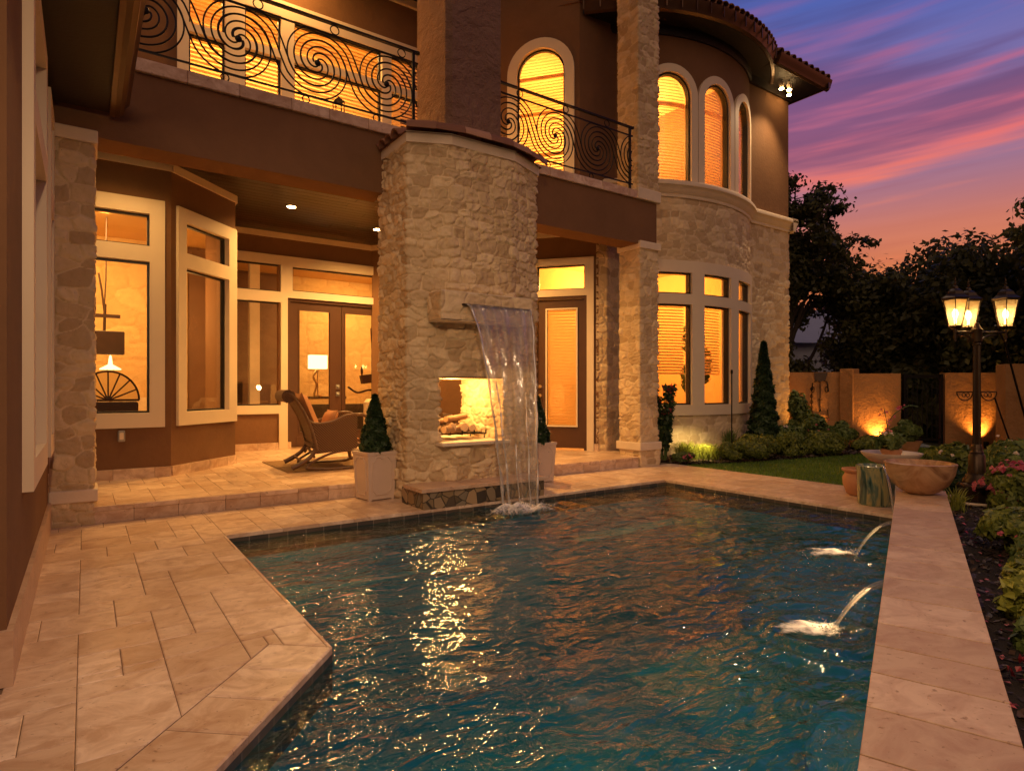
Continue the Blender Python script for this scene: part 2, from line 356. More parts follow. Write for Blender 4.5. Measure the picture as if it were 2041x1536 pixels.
# ------------------------------------------------------------------ mesh helpers
COL = sc.collection
def link(name, me, mat, parent=None, loc=(0, 0, 0), rz=0.0):
    o = bpy.data.objects.new(name, me); COL.objects.link(o)
    if mat is not None and not me.materials: me.materials.append(MAT[mat])
    if parent is not None: o.parent = parent
    o.location = loc; o.rotation_euler = (0, 0, rz)
    return o
def tag(o, label=None, cat=None, group=None, kind=None):
    if label: o['label'] = label
    if cat: o['category'] = cat
    if group: o['group'] = group
    if kind: o['kind'] = kind
    return o
def thing(name, label, cat, loc=(0, 0, 0), rz=0.0, group=None):
    o = bpy.data.objects.new(name, None); COL.objects.link(o); o.location = loc; o.rotation_euler = (0, 0, rz)
    o.empty_display_size = .2
    return tag(o, label, cat, group)
def copy_tree(o, parent=None):
    c = o.copy(); COL.objects.link(c); c.parent = parent
    for ch in [x for x in COL.objects if x.parent == o]: copy_tree(ch, c)
    return c
def np_mesh(name, V, F, smooth=False, attrs=None):
    """V (n,3), F (m,k) with constant k"""
    me = bpy.data.meshes.new(name); V = np.asarray(V, dtype=np.float32); F = np.asarray(F, dtype=np.int32)
    me.vertices.add(len(V)); me.vertices.foreach_set('co', V.ravel())
    k = F.shape[1]; me.loops.add(F.size); me.loops.foreach_set('vertex_index', F.ravel())
    me.polygons.add(len(F)); me.polygons.foreach_set('loop_start', np.arange(0, F.size, k, dtype=np.int32))
    me.polygons.foreach_set('loop_total', np.full(len(F), k, dtype=np.int32))
    me.polygons.foreach_set('use_smooth', np.full(len(F), smooth, dtype=bool))
    if attrs:
        for a, arr in attrs.items():
            at = me.attributes.new(a, 'FLOAT', 'POINT'); at.data.foreach_set('value', np.asarray(arr, dtype=np.float32).ravel())
    me.update(calc_edges=True); return me
class MB:
    def __init__(s): s.v = []; s.f = []; s.t = []; s.tone = 0.0; s.use = False
    def add(s, vs, fs):
        b = len(s.v); s.v += [tuple(p) for p in vs]; s.f += [tuple(b + i for i in f) for f in fs]; s.t += [s.tone] * len(vs); return s
    def box(s, x0, x1, y0, y1, z0, z1, bev=0.0):
        if bev:
            return s.prism([(x0 + bev, y0), (x1 - bev, y0), (x1, y0 + bev), (x1, y1 - bev), (x1 - bev, y1), (x0 + bev, y1), (x0, y1 - bev), (x0, y0 + bev)], z0, z1, bev)
        return s.add([(x0, y0, z0), (x1, y0, z0), (x1, y1, z0), (x0, y1, z0), (x0, y0, z1), (x1, y0, z1), (x1, y1, z1), (x0, y1, z1)],
                     [(3, 2, 1, 0), (4, 5, 6, 7), (0, 1, 5, 4), (1, 2, 6, 5), (2, 3, 7, 6), (3, 0, 4, 7)])
    def prism(s, poly, z0, z1, bev=0.0):
        n = len(poly); cx = sum(p[0] for p in poly) / n; cy = sum(p[1] for p in poly) / n
        def inset(p): 
            dx, dy = cx - p[0], cy - p[1]; L = math.hypot(dx, dy) or 1; return (p[0] + dx / L * bev, p[1] + dy / L * bev)
        if bev:
            rings = [[(*inset(p), z0) for p in poly], [(*p, z0 + bev) for p in poly], [(*p, z1 - bev) for p in poly], [(*inset(p), z1) for p in poly]]
        else: rings = [[(*p, z0) for p in poly], [(*p, z1) for p in poly]]
        vs = [q for r in rings for q in r]; fs = [tuple(reversed(range(n))), tuple(range(len(vs) - n, len(vs)))]
        for k in range(len(rings) - 1):
            for i in range(n): j = (i + 1) % n; fs.append((k * n + i, k * n + j, (k + 1) * n + j, (k + 1) * n + i))
        return s.add(vs, fs)
    def obox(s, c, ax, ay, az):
        """oriented box: centre and three half-axis vectors"""
        c, ax, ay, az = map(Vector, (c, ax, ay, az))
        vs = [c + i * ax + j * ay + k * az for k in (-1, 1) for (i, j) in ((-1, -1), (1, -1), (1, 1), (-1, 1))]
        return s.add(vs, [(3, 2, 1, 0), (4, 5, 6, 7), (0, 1, 5, 4), (1, 2, 6, 5), (2, 3, 7, 6), (3, 0, 4, 7)])
    def tube(s, pts, r, n=8, caps=True, flat=1.0):
        pts = [Vector(p) for p in pts]
        if len(pts) < 2: return s
        rs = r if isinstance(r, (list, tuple)) else [r] * len(pts)
        up = Vector((0, 0, 1)); t0 = (pts[1] - pts[0]).normalized()
        if abs(t0.dot(up)) > .9: up = Vector((1, 0, 0))
        a = t0.cross(up).normalized(); vs = []
        for i, p in enumerate(pts):
            t = (pts[min(i + 1, len(pts) - 1)] - pts[max(i - 1, 0)])
            t = t.normalized() if t.length > 1e-9 else t0
            a = (a - t * a.dot(t)); a = a.normalized() if a.length > 1e-6 else t.orthogonal().normalized()
            b = t.cross(a)
            for k in range(n):
                an = 2 * math.pi * k / n; vs.append(p + a * math.cos(an) * rs[i] + b * math.sin(an) * rs[i] * flat)
        fs = [(i * n + k, i * n + (k + 1) % n, (i + 1) * n + (k + 1) % n, (i + 1) * n + k) for i in range(len(pts) - 1) for k in range(n)]
        if caps: fs += [tuple(reversed(range(n))), tuple(range((len(pts) - 1) * n, len(pts) * n))]
        return s.add(vs, fs)
    def lathe(s, prof, c=(0, 0, 0), n=24, a0=0, sq=1.0):
        vs = []
        for (r, z) in prof:
            for k in range(n): an = a0 + 2 * math.pi * k / n; vs.append((c[0] + r * math.cos(an), c[1] + r * math.sin(an) * sq, c[2] + z))
        m = len(prof)
        fs = [(i * n + k, i * n + (k + 1) % n, (i + 1) * n + (k + 1) % n, (i + 1) * n + k) for i in range(m - 1) for k in range(n)]
        if prof[0][0] > 1e-4: fs.append(tuple(reversed(range(n))))
        if prof[-1][0] > 1e-4: fs.append(tuple(range((m - 1) * n, m * n)))
        return s.add(vs, fs)
    def blob(s, c, r, seed=0, amp=.12, n=10, m=7):
        rn = random.Random(seed); ph = [rn.uniform(0, 6.28) for _ in range(4)]; vs = []
        for i in range(m + 1):
            th = math.pi * i / m
            for k in range(n):
                an = 2 * math.pi * k / n; q = 1 + amp * (math.sin(3 * an + ph[0]) * math.sin(2 * th + ph[1]) + .6 * math.sin(5 * an + ph[2] + th))
                vs.append((c[0] + r[0] * q * math.sin(th) * math.cos(an), c[1] + r[1] * q * math.sin(th) * math.sin(an), c[2] + r[2] * q * math.cos(th)))
        return s.add(vs, [(i * n + k, (i + 1) * n + k, (i + 1) * n + (k + 1) % n, i * n + (k + 1) % n) for i in range(m) for k in range(n)])
    def build(s, name, mat, parent=None, loc=(0, 0, 0), rz=0.0, smooth=False):
        me = bpy.data.meshes.new(name); me.from_pydata(s.v, [], s.f)
        if smooth:
            me.polygons.foreach_set('use_smooth', [True] * len(me.polygons))
            try: me.set_sharp_from_angle(angle=R(40))
            except Exception: pass
        a = me.attributes.new('tone', 'FLOAT', 'POINT'); a.data.foreach_set('value', s.t)
        me.update(); return link(name, me, mat, parent, loc, rz)

# --- value noise
_rt = np.random.RandomState(7).rand(8, 256, 256)
def vn(x, y, k=0):
    xi = np.floor(x).astype(int); yi = np.floor(y).astype(int); fx = x - xi; fy = y - yi
    fx = fx * fx * (3 - 2 * fx); fy = fy * fy * (3 - 2 * fy); T = _rt[k % 8]
    a = T[xi & 255, yi & 255]; b = T[(xi + 1) & 255, yi & 255]; c = T[xi & 255, (yi + 1) & 255]; d = T[(xi + 1) & 255, (yi + 1) & 255]
    return (a * (1 - fx) + b * fx) * (1 - fy) + (c * (1 - fx) + d * fx) * fy
def stone_field(S, Zz, seed, sw, sh, amp):
    rs = np.random.RandomState(seed); J = rs.rand(6, 64, 256)
    S = S + sw * .22 * (vn(S / sw * 1.3, Zz / sh * .9, 1) - .5) + 40 * sw
    Zz = Zz + sh * .65 * (vn(S / sw * .7 + 9, Zz / sh * .6, 2) - .5) + 8 * sh
    row = np.floor(Zz / sh).astype(int)
    F1 = np.full(S.shape, 9.0); F2 = np.full(S.shape, 9.0); ID = np.zeros(S.shape)
    for dr in (-1, 0, 1):
        r = row + dr; off = (r % 2) * .5 + J[0, r & 63, 0] * .35
        wr = .65 + .6 * J[1, r & 63, 1]          # this course's stone length
        c0 = np.floor(S / (sw * wr) - off).astype(int)
        for dc in (-1, 0, 1):
            c = c0 + dc; jx = J[2, r & 63, c & 255]; jz = J[3, r & 63, c & 255]
            cx = (c + off + .5 + (jx - .5) * .62) * sw * wr; cz = (r + .5 + (jz - .5) * .55) * sh
            wt = .82 + .42 * J[4, r & 63, c & 255]
            d = ((np.abs(S - cx) / (sw * wr)) ** 3.4 + (np.abs(Zz - cz) / sh) ** 3.4) ** (1 / 3.4) / wt
            lt = d < F1; F2 = np.where(lt, F1, np.minimum(F2, d)); ID = np.where(lt, J[5, r & 63, c & 255], ID); F1 = np.where(lt, d, F1)
    e = F2 - F1; q = np.clip((e - .035) / .15, 0, 1); prof = (q * (2 - q)) ** .7
    h = amp * .72 * prof * (.5 + .7 * ID) + prof * amp * .75 * (vn(S * 19 + ID * 50, Zz * 24, 3) - .5) + prof * amp * .35 * (vn(S * 45, Zz * 50 + ID * 9, 5) - .5) + amp * .14 * (vn(S * 60, Zz * 60, 4) - .5)
    return h, ID, 1 - np.clip((e - .03) / .045, 0, 1)
def stone_wall(name, path, z0, z1, parent, mat='limestone', step=.014, seed=1, sw=.24, sh=.125, amp=.028, smap=0.0):
    """rubble facing on a plan path (outside on the right of its direction)"""
    P = [np.array(p, float) for p in path]; pts = []; nor = []; s = []; acc = smap
    segn = []
    for a, b in zip(P[:-1], P[1:]):
        d = b - a; L = np.linalg.norm(d); segn.append(np.array([d[1], -d[0]]) / L)
    for i, (a, b) in enumerate(zip(P[:-1], P[1:])):
        L = np.linalg.norm(b - a); n = max(1, int(math.ceil(L / step)))
        for k in range(n + (i == len(P) - 2)):
            t = k / n; pts.append(a + (b - a) * t); s.append(acc + L * t)
            nn = segn[i] if (k > 0 or i == 0) and not (k == n and i < len(P) - 2) else segn[i] + segn[i - 1]
            if k == 0 and i > 0: nn = nn / np.linalg.norm(nn) / max(.6, math.sqrt((1 + segn[i] @ segn[i - 1]) / 2))
            nor.append(nn)
        acc += L
    pts = np.array(pts); nor = np.array(nor); s = np.array(s)
    zz = np.linspace(z0, z1, max(2, int((z1 - z0) / step)))
    S, ZZ = np.meshgrid(s, zz); h, ID, mo = stone_field(S, ZZ, seed, sw, sh, amp)
    V = np.stack([pts[None, :, 0] + nor[None, :, 0] * h, pts[None, :, 1] + nor[None, :, 1] * h, ZZ], -1).reshape(-1, 3)
    m, n = S.shape; i = np.arange(m - 1)[:, None] * n + np.arange(n - 1)[None, :]
    F = np.stack([i, i + 1, i + n + 1, i + n], -1).reshape(-1, 4)
    return link(name, np_mesh(name, V, F, True, {'tone': ID, 'mort': mo}), mat, parent)

# --- mapped panels: f(s, off) -> (x, y); off > 0 is outwards
def line_map(p, q):
    d = Vector((q[0] - p[0], q[1] - p[1])).normalized(); n = Vector((d.y, -d.x))
    return lambda s, o: (p[0] + d.x * s + n.x * o, p[1] + d.y * s + n.y * o)
def arc_map(c, r, a0):
    return lambda s, o: (c[0] + (r + o) * math.cos(a0 + s / r), c[1] + (r + o) * math.sin(a0 + s / r))
def panel(mb, f, s0, s1, z0, z1, holes=(), o0=0.0, o1=.03, ds=99.0):
    cs = sorted({s0, s1, *[min(max(h[0], s0), s1) for h in holes], *[min(max(h[1], s0), s1) for h in holes]}); full = []
    for a, b in zip(cs[:-1], cs[1:]):
        n = max(1, int(math.ceil((b - a) / ds))); full += [a + (b - a) * k / n for k in range(n)]
    cs = full + [s1]; cz = sorted({z0, z1, *[h[2] for h in holes if z0 < h[2] < z1], *[h[3] for h in holes if z0 < h[3] < z1]})
    solid = lambda i, j: 0 <= i < len(cs) - 1 and 0 <= j < len(cz) - 1 and not any(h[0] - 1e-6 <= cs[i] and cs[i + 1] <= h[1] + 1e-6 and h[2] - 1e-6 <= cz[j] and cz[j + 1] <= h[3] + 1e-6 for h in holes)
    def pt(s, o, z): return (*f(s, o), z)
    for i in range(len(cs) - 1):
        for j in range(len(cz) - 1):
            if not solid(i, j): continue
            a, b, c, d = cs[i], cs[i + 1], cz[j], cz[j + 1]
            mb.add([pt(a, o1, c), pt(b, o1, c), pt(b, o1, d), pt(a, o1, d), pt(a, o0, c), pt(b, o0, c), pt(b, o0, d), pt(a, o0, d)],
                   [(0, 1, 2, 3), (7, 6, 5, 4)] + ([(4, 0, 3, 7)] if not solid(i - 1, j) else []) + ([(1, 5, 6, 2)] if not solid(i + 1, j) else [])
                   + ([(4, 5, 1, 0)] if not solid(i, j - 1) else []) + ([(3, 2, 6, 7)] if not solid(i, j + 1) else []))
    return mb
def arch_pts(s0, s1, z0, zs, n=20):
    c = (s0 + s1) / 2; r = (s1 - s0) / 2
    return [(s0, z0)] + [(c - r * math.cos(math.pi * k / n), zs + r * math.sin(math.pi * k / n)) for k in range(n + 1)] + [(s1, z0)]
def ring(mb, f, outer, inner, o0, o1):
    n = len(outer); vs = []
    for (s, z) in outer: vs.append((*f(s, o1), z))
    for (s, z) in inner: vs.append((*f(s, o1), z))
    for (s, z) in outer: vs.append((*f(s, o0), z))
    for (s, z) in inner: vs.append((*f(s, o0), z))
    fs = []
    for i in range(n - 1):
        fs += [(i, n + i, n + i + 1, i + 1), (n + i, 3 * n + i, 3 * n + i + 1, n + i + 1), (2 * n + i, i, i + 1, 2 * n + i + 1)]
    return mb.add(vs, fs)
def arch_fill(mb, f, s0, s1, z0, zs, off, n=14):
    c = (s0 + s1) / 2; r = (s1 - s0) / 2; vs = []
    for k in range(n + 1):
        s = c - r * math.cos(math.pi * k / n); zt = zs + r * math.sin(math.pi * k / n)
        vs += [(*f(s, off), z0), (*f(s, off), zt)]
    return mb.add(vs, [(2 * k, 2 * k + 2, 2 * k + 3, 2 * k + 1) for k in range(n)])
def slats(mb, f, s0, s1, z0, z1, off, pitch=.05, ds=99, arch=None, tilt=.62, hw=.027):
    n = max(1, int(math.ceil((s1 - s0) / ds))); z = z0
    while z < z1:
        a, b = s0, s1
        if arch and z > arch:
            r = (s1 - s0) / 2; c = (s0 + s1) / 2; k = r * r - (z - arch) ** 2
            if k <= .0009: break
            k = math.sqrt(k); a, b = c - k, c + k
        vs = []
        for i in range(n + 1):
            s = a + (b - a) * i / n; c_, s_ = hw * math.cos(tilt * 1.5708), hw * math.sin(tilt * 1.5708)
            vs += [(*f(s, off + c_), z - s_), (*f(s, off - c_), z + s_)]
        mb.add(vs, [(2 * i, 2 * i + 2, 2 * i + 3, 2 * i + 1) for i in range(n)]); z += pitch
    return mb
def window(parent, f, s0, s1, z0, z1, lights, trim=.035, ds=99.0, blind=(), label=None, name='window', rails=()):
    """trim frame as the window, with sash, pane (and blind) as its pieces"""
    fr = panel(MB(), f, s0, s1, z0, z1, lights, -.10, trim, ds).build(name, 'trim', parent)
    if label: fr['label'] = label
    for (a, b, c, d) in lights:
        e = .022
        panel(MB(), f, a, b, c, d, [(a + e, b - e, c + e, d - e)], -.085, -.035, ds).build('sash', 'sash', fr)
        panel(MB(), f, a + e, b - e, c + e, d - e, [], -.062, -.057, ds).build('pane', 'glass', fr)
        for zr in rails:
            if c < zr < d: panel(MB(), f, a + e, b - e, zr - .03, zr + .03, [], -.08, -.03, ds).build('meeting_rail', 'sash', fr)
    for (a, b, c, d) in blind: slats(MB(), f, a, b, c, d, -.15, .05, ds).build('blind', 'blind_slat', fr)
    return fr

# --- foliage: many small leaf faces
def leaves(name, C, N, size, mat, parent=None, seed=0, aspect=1.9, fold=.25, loc=(0, 0, 0), tonef=None):
    """C centres (n,3); N preferred outward directions (n,3)"""
    rs = np.random.RandomState(seed); n = len(C); C = np.asarray(C); N = np.asarray(N)
    d = N + rs.randn(n, 3) * .55; d /= np.linalg.norm(d, axis=1)[:, None] + 1e-9
    q = rs.randn(n, 3); a = np.cross(d, q); a /= np.linalg.norm(a, axis=1)[:, None] + 1e-9; b = np.cross(d, a)
    sz = size * (.6 + .8 * rs.rand(n))[:, None]; L = b * sz * aspect * .5; W = a * sz * .5; U = d * sz * fold
    V = np.stack([C - L, C + W * 1.0 + U * .5, C + L, C - W + U * .5], 1).reshape(-1, 3)
    i = np.arange(n)[:, None] * 4; F = i + np.arange(4)[None, :]
    tone = rs.rand(n) if tonef is None else np.clip(tonef(C) + rs.randn(n) * .15, 0, 1)
    return link(name, np_mesh(name, V, F, False, {'tone': np.repeat(tone, 4)}), mat, parent, loc)
def cloud_pts(n, c, r, seed, shell=.55, lumps=9, lump_r=.42, zmin=None):
    rs = np.random.RandomState(seed); c = np.array(c, float); r = np.array(r, float)
    ld = rs.randn(lumps, 3); ld /= np.linalg.norm(ld, axis=1)[:, None]; lc = ld * (shell + .25 * rs.rand(lumps, 1)); lr = lump_r * (.6 + .7 * rs.rand(lumps))
    k = rs.randint(0, lumps, n); d = rs.randn(n, 3); d /= np.linalg.norm(d, axis=1)[:, None]
    p = lc[k] + d * (lr[k] * (.55 + .45 * rs.rand(n) ** .5))[:, None]
    P = c + p * r; N = d + p * .7
    if zmin is not None: m = P[:, 2] > zmin; P, N = P[m], N[m]
    return P, N
# ================================================================== SETTING
V0 = 6.31; FZ = .145; WZ = -.062
PB = [(.905, 5.22), (6.03, 5.22), (6.03, 2.57)]          # pool edge, house side
WL = lambda u: .727 + (u - 1.551) * .401                  # pool face of the raised wall
WR = lambda u: .515 + (u - 1.926) * .395                  # garden face of the raised wall
def tile_slab(mb, poly, z0, z1, bev=.004, gap=.0014):
    n = len(poly)
    if n < 3: return
    area = sum(poly[i][0] * poly[(i + 1) % n][1] - poly[(i + 1) % n][0] * poly[i][1] for i in range(n)) / 2
    if area < 0: poly = poly[::-1]; area = -area
    if area < .0002: return
    def inset(d):
        out = []
        for i in range(n):
            p, c, q = poly[i - 1], poly[i], poly[(i + 1) % n]
            e1 = Vector((c[0] - p[0], c[1] - p[1])); e2 = Vector((q[0] - c[0], q[1] - c[1]))
            if e1.length < 1e-6 or e2.length < 1e-6: out.append(c); continue
            e1.normalize(); e2.normalize(); n1 = Vector((-e1.y, e1.x)); n2 = Vector((-e2.y, e2.x)); m = n1 + n2
            if m.length < 1e-3: m = n1.copy()
            m.normalize(); k = d / max(.35, m.dot(n1)); out.append((c[0] + m.x * k, c[1] + m.y * k))
        return out
    a = inset(gap); b = inset(gap + bev)
    vs = [(*p, z0) for p in a] + [(*p, z1 - bev * .7) for p in a] + [(*p, z1) for p in b]
    fs = [tuple(range(2 * n, 3 * n))] + [(k * n + i, k * n + (i + 1) % n, (k + 1) * n + (i + 1) % n, (k + 1) * n + i) for k in (0, 1) for i in range(n)]
    mb.add(vs, fs)
def clip_poly(poly, hp):
    for (px, py, nx, ny) in hp:       # keep (x-p).n >= 0
        out = []
        for i in range(len(poly)):
            a, b = poly[i - 1], poly[i]; da = (a[0] - px) * nx + (a[1] - py) * ny; db = (b[0] - px) * nx + (b[1] - py) * ny
            if (da >= 0) != (db >= 0): t = da / (da - db); out.append((a[0] + (b[0] - a[0]) * t, a[1] + (b[1] - a[1]) * t))
            if db >= 0: out.append(b)
        poly = out
        if len(poly) < 3: return []
    return poly
def half_planes(poly):
    n = len(poly); area = sum(poly[i][0] * poly[(i + 1) % n][1] - poly[(i + 1) % n][0] * poly[i][1] for i in range(n))
    if area < 0: poly = poly[::-1]
    return [(a[0], a[1], -(b[1] - a[1]), b[0] - a[0]) for a, b in zip(poly, poly[1:] + poly[:1])]
def pave(mb, regions, z0, z1, seed=3, unit=.152, sizes=((2, 3), (3, 2), (2, 2), (2, 2), (1, 2), (2, 1), (1, 1)), ox=0.0, oy=0.0):
    rn = random.Random(seed); xs = [p[0] for r in regions for p in r]; ys = [p[1] for r in regions for p in r]
    x0, y0 = min(xs) - ox, min(ys) - oy; nx = int((max(xs) - x0) / unit) + 2; ny = int((max(ys) - y0) / unit) + 2
    occ = [[0] * ny for _ in range(nx)]; hps = [half_planes(r) for r in regions]
    for j in range(ny):
        for i in range(nx):
            if occ[i][j]: continue
            opts = list(sizes); rn.shuffle(opts)
            for (a, b) in opts + [(1, 1)]:
                if i + a <= nx and j + b <= ny and all(not occ[i + p][j + q] for p in range(a) for q in range(b)): break
            for p in range(a):
                for q in range(b): occ[i + p][j + q] = 1
            rc = [(x0 + i * unit, y0 + j * unit), (x0 + (i + a) * unit, y0 + j * unit), (x0 + (i + a) * unit, y0 + (j + b) * unit), (x0 + i * unit, y0 + (j + b) * unit)]
            mb.tone = rn.random()
            for hp in hps: tile_slab(mb, clip_poly(rc, hp), z0, z1 + rn.uniform(-.0008, .0008))
    return mb
# far ground sheet with a hole for the pool is avoided by four butted sheets
def sheet(name, poly, z, mat, kind='structure'):
    m = MB(); m.add([(*p, z) for p in poly], [tuple(range(len(poly)))]); return tag(m.build(name, mat), kind=kind)
sheet('ground', [(-300, -300), (400, -300), (400, -3), (-300, -3)], -.06, 'outdoor_ground')
sheet('ground', [(-300, 7.6), (400, 7.6), (400, 400), (-300, 400)], -.06, 'outdoor_ground')
sheet('ground', [(7.40, -3), (400, -3), (400, 7.6), (7.40, 7.6)], -.06, 'outdoor_ground')
sheet('ground', [(-300, -3), (-1.9, -3), (-1.9, 7.6), (-300, 7.6)], -.06, 'outdoor_ground')
# deck paving
CD = Vector((-.58, -.665)).normalized(); CN = Vector((CD.y, -CD.x)) * -1   # near pool edge direction; CN points away from the pool
B0 = Vector((.905, 2.69)); B1 = B0 + CD * 3.4
if CN.x > 0: CN = -CN
bi0 = B0 + CN * .30; bi1 = B1 + CN * .30
regs = [[(-.26, 2.99), (.905, 2.99), (.905, V0), (-.26, V0)],
        [(-1.85, 2.99), (.905, 2.99), (.905, 2.70), tuple(bi0), tuple(bi1), (-1.85, bi1.y)],
        [(.905, 5.22), (7.42, 5.22), (7.42, V0), (.905, V0)]]
regs.append([(6.03, 1.9), (7.42, 1.9), (7.42, 5.22), (6.03, 5.22)])
# split the concave near strip into convex pieces
regs[1] = [(-1.85, 2.99), (bi0.x, 2.99), tuple(bi0), tuple(bi1), (-1.85, bi1.y)]
regs.append([(bi0.x, 2.99), tuple(bi0), (.905, 2.69), (.905, 2.99)])
dk = pave(MB(), regs, -.045, 0.0, 5)
rn = random.Random(8); L = 0.0                              # coping stones of the slanting edge, laid across it
while L < 3.3:
    wd = rn.uniform(.22, .30); a = B0 + CD * L; b = B0 + CD * (L + wd); dk.tone = rn.random()
    sk = CD * 0
    if L == 0: tile_slab(dk, [tuple(a), tuple(b), tuple(b + CN * .30 + sk), tuple(bi0)], -.05, .001, .008)
    else: tile_slab(dk, [tuple(a), tuple(b), tuple(b + CN * .30 + sk * 0), tuple(a + CN * .30 + sk * 0)], -.05, .001, .008)
    L += wd
tag(dk.build('deck', 'travertine'), kind='structure')
g = MB()
for p in ([(-1.85, -1), (-.26, -1), (-.26, V0 + .3), (-1.85, V0 + .3)], [(-.26, 2.7), (.89, 2.7), (.89, V0 + .3), (-.26, V0 + .3)],
          [(.89, 5.235), (7.42, 5.235), (7.42, V0 + .3), (.89, V0 + .3)], [(6.045, 1.9), (7.42, 1.9), (7.42, 5.235), (6.045, 5.235)],
          [(-.26, 2.7), (.87, 2.7), (B1.x - .02, B1.y)]):
    g.add([(*q, -.0042) for q in p], [tuple(range(len(p)))])
tag(g.build('deck_bed', 'grout'), kind='structure')
# raised patio
pt = pave(MB(), [[(-.24, V0 + .005), (7.1, V0 + .005), (7.1, 7.7), (-.24, 7.7)], [(-.24, 7.7), (6.9, 7.7), (6.9, 10.56), (-.24, 10.56)]], FZ - .04, FZ, 11)
rn = random.Random(21); x = .05
while x < 6.68:                                              # riser stones
    wd = rn.uniform(.28, .42); x1 = min(x + wd, 6.70); pt.tone = rn.random()
    if not (2.7 < (x + x1) / 2 < 4.35 and False): pt.box(x + .0022, x1 - .0022, V0 - .004, V0 + .02, 0.0, FZ - .045)
    pt.tone = rn.random(); pt.box(x + .0022, x1 - .0022, V0 - .012, V0 + .012, FZ - .042, FZ - .002, .004)
    x = x1
tag(pt.build('patio_floor', 'travertine'), kind='structure')
g = MB(); g.box(-.24, 7.1, V0 + .008, 10.6, -.02, FZ - .0042); tag(g.build('patio_bed', 'grout'), kind='structure')
# pool shell
sh = MB(); far = [(-1.75, -.95)]
edge = [tuple(B1), tuple(B0), PB[0], PB[1], PB[2], (6.03, WL(6.03)), (-1.2, WL(-1.2)), (-1.35, -.6)]
zb = -1.45
sh.add([(*p, zb) for p in edge], [tuple(range(len(edge)))[::-1]])
for a, b in zip(edge, edge[1:] + edge[:1]): sh.add([(*a, zb), (*b, zb), (*b, -.20), (*a, -.20)], [(0, 1, 2, 3)])
sh.box(.92, 6.02, 4.72, 5.21, zb + .001, -.42)
sh.lathe([(.62, zb + .002), (.62, -.26), (.60, -.235), (0, -.235)], (2.6, .75, 0), 48)
tag(sh.build('pool_shell', 'pool_plaster'), kind='structure')
wl = MB()
for a, b in zip(edge, edge[1:] + edge[:1]): wl.add([(*a, -.20), (*b, -.20), (*b, -.03), (*a, -.03)], [(0, 1, 2, 3)])
tag(wl.build('pool_waterline_tiles', 'waterline_tile'), kind='structure')
# water sheet: real low ripples plus rings around the falls
nx, ny = 340, 300
X, Y = np.meshgrid(np.linspace(-1.9, 6.2, nx), np.linspace(-.9, 5.35, ny)); Hh = .010 * (vn(X * 3.1 + Y, Y * 4.3, 5) - .5) + .005 * (vn(X * 8 + 3, Y * 9, 6) - .5)
for (cx, cy, am) in ((3.47, 4.86, .030), (3.02, 1.6, .014), (4.56, 2.26, .014)):
    rr = np.hypot(X - cx, Y - cy); Hh += am * np.sin(rr * 34) * np.exp(-rr * 2.4) * np.clip(rr * 4, 0, 1)
Vv = np.stack([X, Y, WZ + Hh], -1).reshape(-1, 3); i = (np.arange(ny - 1)[:, None] * nx + np.arange(nx - 1)[None, :])
F = np.stack([i, i + 1, i + nx + 1, i + nx], -1).reshape(-1, 4)
cxy = Vv[F].mean(1)
keep = np.ones(len(F), bool)
for k, (px, py, nx_, ny_) in enumerate(half_planes([tuple(B0), PB[0], PB[1], (6.03, WL(6.03)), (B0.x, WL(B0.x))])): pass
def inside(P, poly):
    r = np.zeros(len(P), bool); n = len(poly)
    for a, b in zip(poly, poly[1:] + poly[:1]):
        c = (a[1] > P[:, 1]) != (b[1] > P[:, 1]); xx = (b[0] - a[0]) * (P[:, 1] - a[1]) / ((b[1] - a[1]) or 1e-9) + a[0]; r ^= c & (P[:, 0] < xx)
    return r
cen = np.array([np.mean([e[0] for e in edge]), np.mean([e[1] for e in edge])])
grow = [tuple(Vector(e) + (Vector(e) - Vector(cen)).normalized() * .05) for e in edge]
keep = inside(cxy[:, :2], grow)
tag(link('pool_water', np_mesh('pool_water', Vv, F[keep], True), 'pool_water'), kind='structure')
# lawn
lawn = MB(); lawn.add([(*p, -.012) for p in ((7.42, 2.9), (11.9, 3.4), (14.2, 4.3), (13.4, 5.55), (11.3, 5.35), (8.6, 5.75), (7.42, 6.15))], [tuple(range(7))[::1]])
simple('turf', (.06, .11, .015), .95, 0, .3, 9, .6, .01)
tag(lawn.build('lawn', 'turf'), kind='structure')
rs = np.random.RandomState(4); n = 42000; Pg = np.stack([rs.uniform(7.42, 13.9, n), rs.uniform(2.9, 6.1, n)], -1)
Pg = Pg[inside(Pg, [(7.43, 2.95), (11.9, 3.45), (14.1, 4.3), (13.3, 5.5), (11.3, 5.3), (8.6, 5.7), (7.43, 6.1)])]; n = len(Pg)
an = rs.rand(n) * 6.28; hgt = .022 + .018 * rs.rand(n); lean = rs.randn(n, 2) * .008; wv = np.stack([np.cos(an), np.sin(an)], -1) * .0045
V = np.stack([np.c_[Pg - wv, np.full(n, -.012)], np.c_[Pg + wv, np.full(n, -.012)], np.c_[Pg + lean, hgt - .012]], 1).reshape(-1, 3)
tag(link('lawn_grass', np_mesh('lawn_grass', V, np.arange(3 * n).reshape(-1, 3), False, {'tone': np.repeat(rs.rand(n), 3)}), 'grass_blade'), 'short green lawn grass beside the pool paving', None, kind='stuff')
